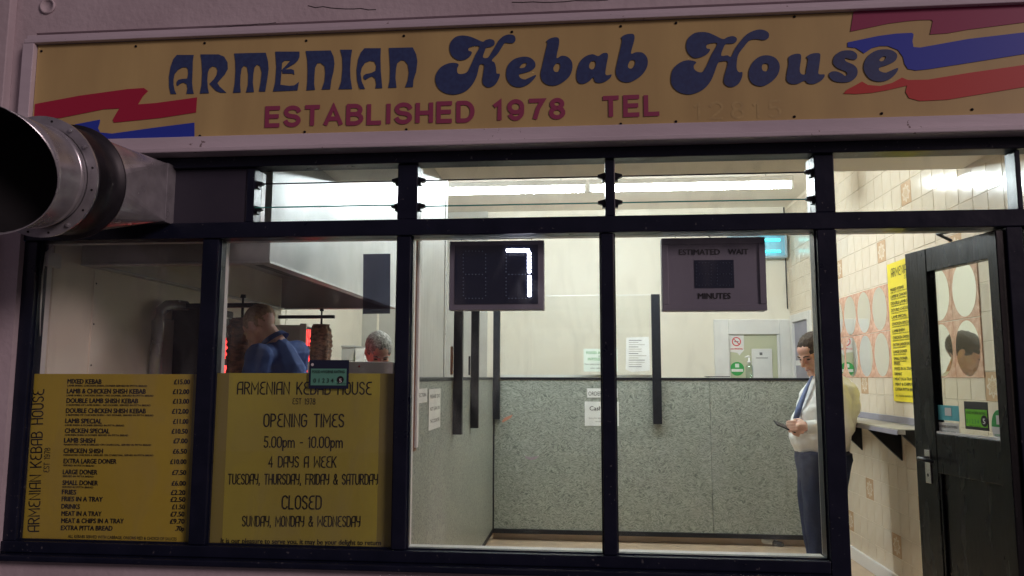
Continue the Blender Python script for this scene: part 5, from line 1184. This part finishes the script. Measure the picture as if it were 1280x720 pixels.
def hand_parts(W, d, side, s=1.0, curl=.6):
    """wrist W, direction d of the palm, side = vector across the knuckles toward the thumb; closed loosely round a held thing"""
    d = d.normalized(); side = side.normalized(); n = d.cross(side).normalized(); L = []
    K = W + d * .085 * s
    L.append(('c', W, .026 * s, W + d * .05 * s, .029 * s))
    for k, (o, ln) in enumerate(((.030, .088), (.010, .096), (-.010, .090), (-.029, .072))):
        a = K + side * o * s; L.append(('c', W + d * .03 * s + side * o * .7 * s, .014 * s, a, .0105 * s))
        b = a + (d * math.cos(curl * .6) + n * math.sin(curl * .6)) * ln * .45 * s; c = b + (d * math.cos(curl * 1.7) + n * math.sin(curl * 1.7)) * ln * .33 * s; e = c + (d * math.cos(curl * 2.6) + n * math.sin(curl * 2.6)) * ln * .24 * s
        L += [('c', a, .0100 * s, b, .0090 * s), ('c', b, .0090 * s, c, .0080 * s), ('c', c, .0080 * s, e, .0070 * s)]
    t0 = W + side * .024 * s + d * .02 * s; t1 = t0 + (side * .6 + d * .7 + n * .35).normalized() * .045 * s; t2 = t1 + (d * .9 + n * .5).normalized() * .032 * s
    L += [('c', t0, .015 * s, t1, .0115 * s), ('c', t1, .0112 * s, t2, .009 * s)]
    return L

# --- customer waiting with a phone
MY = 2.42
def mp(u, v, dy=0):
    return Y(u, v, MY + dy)
per = thing('person', 'man in white shirt, blue tie and navy trousers looking down at his phone', 'person')
hc = mp(1017.5, 442, 0)
HS = 1.15
T = Matrix.Translation(hc) @ (Rz(math.radians(180 + 27)) @ Matrix.Rotation(math.radians(27), 3, 'Y')).to_4x4()
neck_b = mp(1037, 480, 0)
def loft(prof, n=36, cy=0, fold=0, seed=0):
    """closed garment form: rows of (v, u front, u back, half width across the body)"""
    R_ = []; P_ = []
    for k in range(len(prof) - 1):          # add rows between for soft curvature
        for t in (0, .25, .5, .75): P_.append([prof[k][i] + (prof[k + 1][i] - prof[k][i]) * t for i in range(4)])
    P_.append(prof[-1])
    for _ in range(3):
        P_ = [P_[0]] + [[P_[k][i] * .5 + (P_[k - 1][i] + P_[k + 1][i]) * .25 for i in range(4)] for k in range(1, len(P_) - 1)] + [P_[-1]]
    for v, ul, ur, hw in P_:
        a, b = mp(ul, v), mp(ur, v); c = (a + b) / 2; hx = (b.x - a.x) / 2; lp = []
        for i in range(n):
            t = 2 * math.pi * i / n; cx, sx = math.cos(t), math.sin(t)
            q = 1 + fold * noise.noise(Vector((cx * 1.6 + seed, sx * 1.6, c.z * 9))) + fold * .6 * noise.noise(Vector((cx * 2 + seed, sx * 2 + c.z * 6, c.z * 24)))
            ex = abs(cx) ** .85 * (1 if cx > 0 else -1); ey = abs(sx) ** .85 * (1 if sx > 0 else -1)
            lp.append(Vector((c.x + ex * hx * q, MY + cy + ey * hw * q, c.z)))
        R_.append(lp)
    return R_
def L_(*a, **k): return ('m', loft(*a, **k))
shl, shr = mp(1046, 489, -.155), mp(1050, 486, .165)
eln, elf = mp(1054, 534, -.225), mp(1054, 534, .20)
wrn, wrf = mp(1010, 534, -.265), mp(1012, 541, -.10)
TOR = [(468, 1021, 1050, .06), (474, 1015, 1060, .12), (481, 1010, 1067, .18), (492, 1003, 1072, .205), (508, 996, 1073, .205), (524, 991, 1070, .20), (538, 987, 1065, .19), (550, 986, 1062, .18), (560, 989, 1060, .172), (565, 993, 1059, .165)]
legn = [(564, 996, 1059, .110), (582, 995.5, 1058, .112), (604, 997, 1053, .104), (640, 1000, 1048, .092), (672, 1004, 1045, .084), (702, 1009, 1044, .080), (728, 1011, 1044, .078)]
legf = [(v, u0 + 5, u1 + 2, h) for v, u0, u1, h in legn]
small = lambda P_, k, kw: [(v, u0 + k, u1 - k, hw - kw) for v, u0, u1, hw in P_]
zfoot = FZ + .085
ankn, ankf = mp(1027, 722, -.095), mp(1031, 718, .105); ankn.z = ankf.z = zfoot
body = head_parts(T, HS, .004)
body += [C_(hc + Vector((.035, 0, -.045)), .056, neck_b, .064), C_(neck_b, .064, mp(1040, 496), .09), L_(small(TOR, 4, .02)), L_(small(legn, 5, .02), cy=-.09), L_(small(legf, 5, .02), cy=.09),
         C_(shl, .05, eln, .040), C_(eln, .040, wrn, .028), C_(shr, .05, elf, .040), C_(elf, .040, wrf, .028), C_(mp(1027, 715, -.09), .04, ankn, .035), C_(mp(1031, 712, .1), .04, ankf, .035)]
hdn = (mp(988, 532, -.24) - wrn); hdf = (mp(988, 539, -.16) - wrf)
body += hand_parts(wrn, hdn, Vector((0, .35, 1)), 1.0, .8) + hand_parts(wrf, hdf, Vector((0, -.5, .9)), 1.0, .95)
blobmesh('body', body, M['skin'], per, .0052, 3, .5)
hair(T, M['hairbrown'], per, HS, .050, -.070, 1.0, 1.03)
face_bits(T, per, HS)
sh_ = [L_(TOR, fold=.10, seed=2), C_(neck_b + Vector((0, 0, .0)), .068, mp(1041, 490), .10), C_(shl + Vector((0, .06, .01)), .07, shr + Vector((0, -.06, .01)), .07)]
def sleeve(a, ra, b, rb, seed):
    out = []; n_ = 7; pr0, rr0 = a, ra
    for k in range(1, n_ + 1):
        f = k / n_; p = a.lerp(b, f) + Vector((noise.noise(Vector((seed, f * 7, 0))), noise.noise(Vector((seed + 5, f * 7, 0))), 0)) * .010
        rr = ra + (rb - ra) * f + noise.noise(Vector((seed + 9, f * 9, 1))) * .012; out.append(C_(pr0, rr0, p, rr)); pr0, rr0 = p, rr
    return out
sh_ += sleeve(shl, .076, eln, .064, 1.3) + sleeve(eln, .062, wrn + (eln - wrn) * .10, .042, 4.1) + sleeve(shr, .076, elf, .064, 7.7) + sleeve(elf, .062, wrf + (elf - wrf) * .10, .042, 2.9)
blobmesh('shirt', sh_, M['shirt'], per, .0065, 3, .5)
def ringsolid(name, c, nrm, r0, r1, h, m, parent, sx=1.0, n=28):
    q = nrm.to_track_quat('Z', 'Y').to_matrix(); R_ = []
    for r, z in ((r0, -h / 2), (r1, h / 2), (r1 - .004, h / 2), (r0 - .006, -h / 2)): R_.append([c + q @ Vector((math.cos(2 * math.pi * i / n) * r * sx, math.sin(2 * math.pi * i / n) * r, z)) for i in range(n)])
    R_.append(R_[0]); return rings(name, R_, m, parent, (False, False))
ringsolid('collar', mp(1030, 471), Vector((-.40, -.05, .88)), .088, .070, .042, M['shirt'], per)
ringsolid('cuff', wrn + (eln - wrn) * .05, (wrn - eln).normalized(), .045, .042, .060, M['shirt'], per)
ringsolid('cuff', wrf + (elf - wrf) * .05, (wrf - elf).normalized(), .045, .042, .060, M['shirt'], per)
tp = [(1017, 470, -.06), (1014, 476, -.075), (1009.5, 486, -.09), (1005, 498, -.10), (1000.5, 510, -.10), (997, 523, -.10)]
wd = [.012, .012, .018, .022, .026, .024]; vs, fs = [], []
for k, ((u, v, dy), w_) in enumerate(zip(tp, wd)):
    c = mp(u, v, dy) + Vector((-.010, 0, 0)); side = Vector((.62, -.75, .1)).normalized(); nn = Vector((-.75, -.62, .2)).normalized()
    vs += [c - side * w_, c + nn * .006, c + side * w_, c - nn * .012]
for k in range(len(tp) - 1): fs += [(4 * k + i, 4 * k + (i + 1) % 4, 4 * k + 4 + (i + 1) % 4, 4 * k + 4 + i) for i in range(4)]
fs += [(3, 2, 1, 0), tuple(4 * (len(tp) - 1) + i for i in range(4))]
link('tie', mesh('tie', vs, fs, True), M['tie'], per)
blobmesh('trousers', [L_([(558, 995, 1058, .160), (572, 994, 1060, .175), (590, 997, 1058, .172), (602, 1004, 1052, .15)], fold=.03), L_(legn, cy=-.092, fold=.09, seed=5), L_(legf, cy=.092, fold=.09, seed=8)], M['trousers'], per, .0075, 3, .5)
for a_ in (ankn, ankf): blobmesh('shoe', [C_(a_ + Vector((.03, 0, -.04)), .042, a_ + Vector((-.05, -.01, -.045)), .040), C_(a_ + Vector((-.05, -.01, -.047)), .038, a_ + Vector((-.17, -.04, -.057)), .028)], M['shoe'], per, .007, 3)
ph = thing('mobile_phone', 'black mobile phone held in the waiting man\'s hands', 'phone')
pc = mp(981, 532.5, -.215); pa = (mp(968, 528.0, -.24) - mp(993, 538.5, -.20)).normalized(); pb_ = Vector((-.15, .8, .35)); pn = pa.cross(pb_).normalized(); pb_ = pn.cross(pa).normalized()
q = [pc + pa * .072 * i + pb_ * .035 * j for i, j in ((-1, -1), (1, -1), (1, 1), (-1, 1))]
prism('phone_body', q, pn * .009, M['black'], ph, .003)
# --- man in blue polo, bending to the meat
KY = .98
def kp(u, v, dy=0):
    p = Y(u, v, KY); return Vector((p.x, KY + dy, p.z))
p2 = thing('person', 'sandy haired man in a royal blue polo shirt bending over the doner meat', 'person')
hc = kp(325, 409)
T2 = Matrix.Translation(hc) @ (Rz(math.radians(180 - 24)) @ Matrix.Rotation(math.radians(40), 3, 'Y')).to_4x4()
nb = kp(342, 427, 0)
b2 = head_parts(T2, .98, .004)
sl_, sr_ = kp(338, 447, -.15), kp(356, 440, .17)
el1, el2 = kp(329, 525, -.19), kp(338, 520, .26); w1, w2 = kp(300, 500, -.05), kp(303, 490, .20)
hp = kp(372, 575, 0)
b2 += [C_(hc + Vector((.035, 0, -.02)), .058, nb, .062), C_(nb, .062, kp(352, 450), .09), C_(kp(354, 470), .12, hp, .14), C_(sl_, .05, el1, .042), C_(el1, .042, w1, .03), C_(sr_, .05, el2, .042), C_(el2, .042, w2, .03)]
b2 += [C_(hp + Vector((0, -.09, 0)), .09, Vector((hp.x + .02, KY - .1, .55)), .07), C_(Vector((hp.x + .02, KY - .1, .55)), .06, Vector((hp.x + .02, KY - .1, FZ + .08)), .045), C_(hp + Vector((0, .09, 0)), .09, Vector((hp.x, KY + .1, .55)), .07), C_(Vector((hp.x, KY + .1, .55)), .06, Vector((hp.x, KY + .1, FZ + .08)), .045)]
b2 += hand_parts(w1, Vector((-1, .3, .1)), Vector((0, .1, 1)), 1, .7) + hand_parts(w2, Vector((-1, 0, .2)), Vector((0, -.1, 1)), 1, .7)
blobmesh('body', b2, M['skinred'], p2, .006, 4, .5)
hair(T2, M['hairsandy'], p2, .98, .060, -.075, 4.0, .99); face_bits(T2, p2, .98, 'hairsandy')
blobmesh('polo_shirt', [C_(sl_ + Vector((0, .03, 0)), .068, sr_ + Vector((0, -.03, 0)), .072), C_(kp(348, 440, 0), .085, kp(356, 470, 0), .125), C_(kp(352, 462, 0), .12, kp(360, 500, 0), .15), C_(kp(360, 500, 0), .15, hp, .17)] + [C_(a.lerp(b, k / 5 * .6), .076 - .004 * (k % 2), a.lerp(b, (k + 1) / 5 * .6), .073 - .004 * ((k + 1) % 2)) for a, b in ((sl_, el1), (sr_, el2)) for k in range(5)], M['polo'], p2, .007, 3, .5)
ringsolid('polo_collar', kp(342, 425, 0), Vector((-.55, 0, .75)), .086, .070, .030, M['polo'], p2)
blobmesh('trousers', [C_(hp + Vector((0, -.09, 0)), .13, Vector((hp.x + .02, KY - .1, .55)), .10), C_(Vector((hp.x + .02, KY - .1, .55)), .09, Vector((hp.x + .02, KY - .1, FZ + .10)), .07), C_(hp + Vector((0, .09, 0)), .13, Vector((hp.x, KY + .1, .55)), .10), C_(Vector((hp.x, KY + .1, .55)), .09, Vector((hp.x, KY + .1, FZ + .10)), .07)], M['darkshirt'], p2, .012, 3)
# --- grey haired man, head down behind the cabinet
GYm = 1.75
def gp(u, v, dy=0):
    p = Y(u, v, GYm); return Vector((p.x, GYm + dy, p.z))
p3 = thing('person', 'grey haired man with lowered head behind the pale cabinet', 'person')
hc = gp(473, 440)
T3 = Matrix.Translation(hc) @ (Rz(math.radians(-62)) @ Matrix.Rotation(math.radians(36), 3, 'Y')).to_4x4()
b3 = head_parts(T3, .98)
nb = gp(466, 466, .06)
b3 += [C_(hc + Vector((-.01, .05, -.05)), .055, nb, .06), C_(nb, .065, gp(463, 500, .10), .13), C_(gp(463, 500, .10), .15, gp(463, 570, .10), .15)]
s1, s2 = gp(440, 482, .08), gp(488, 482, .10); e1, e2 = gp(436, 530, .0), gp(492, 530, .0); w1, w2 = gp(452, 535, -.22), gp(482, 535, -.22)
b3 += [C_(s1, .05, e1, .04), C_(e1, .04, w1, .03), C_(s2, .05, e2, .04), C_(e2, .04, w2, .03)]
b3 += [C_(gp(455, 575, .1), .09, Vector((gp(455, 575).x, GYm + .1, FZ + .08)), .05), C_(gp(472, 575, .1), .09, Vector((gp(472, 575).x, GYm + .1, FZ + .08)), .05)]
b3 += hand_parts(w1, Vector((.2, -1, 0)), Vector((1, 0, .2)), 1, .7) + hand_parts(w2, Vector((-.2, -1, 0)), Vector((-1, 0, .2)), 1, .7)
blobmesh('body', b3, M['skinred'], p3, .006, 4, .5)
hair(T3, M['hairgrey'], p3, 1.0, .048, -.080, 9.0, 1.03); face_bits(T3, p3, .98, 'hairgrey')
blobmesh('work_shirt', [C_(s1, .09, s2, .09), C_(nb, .075, gp(463, 490, .1), .14), C_(gp(463, 500, .10), .18, gp(463, 580, .10), .18), C_(s1, .08, e1, .06), C_(s2, .08, e2, .06)], M['darkshirt'], p3, .010, 4, .5)
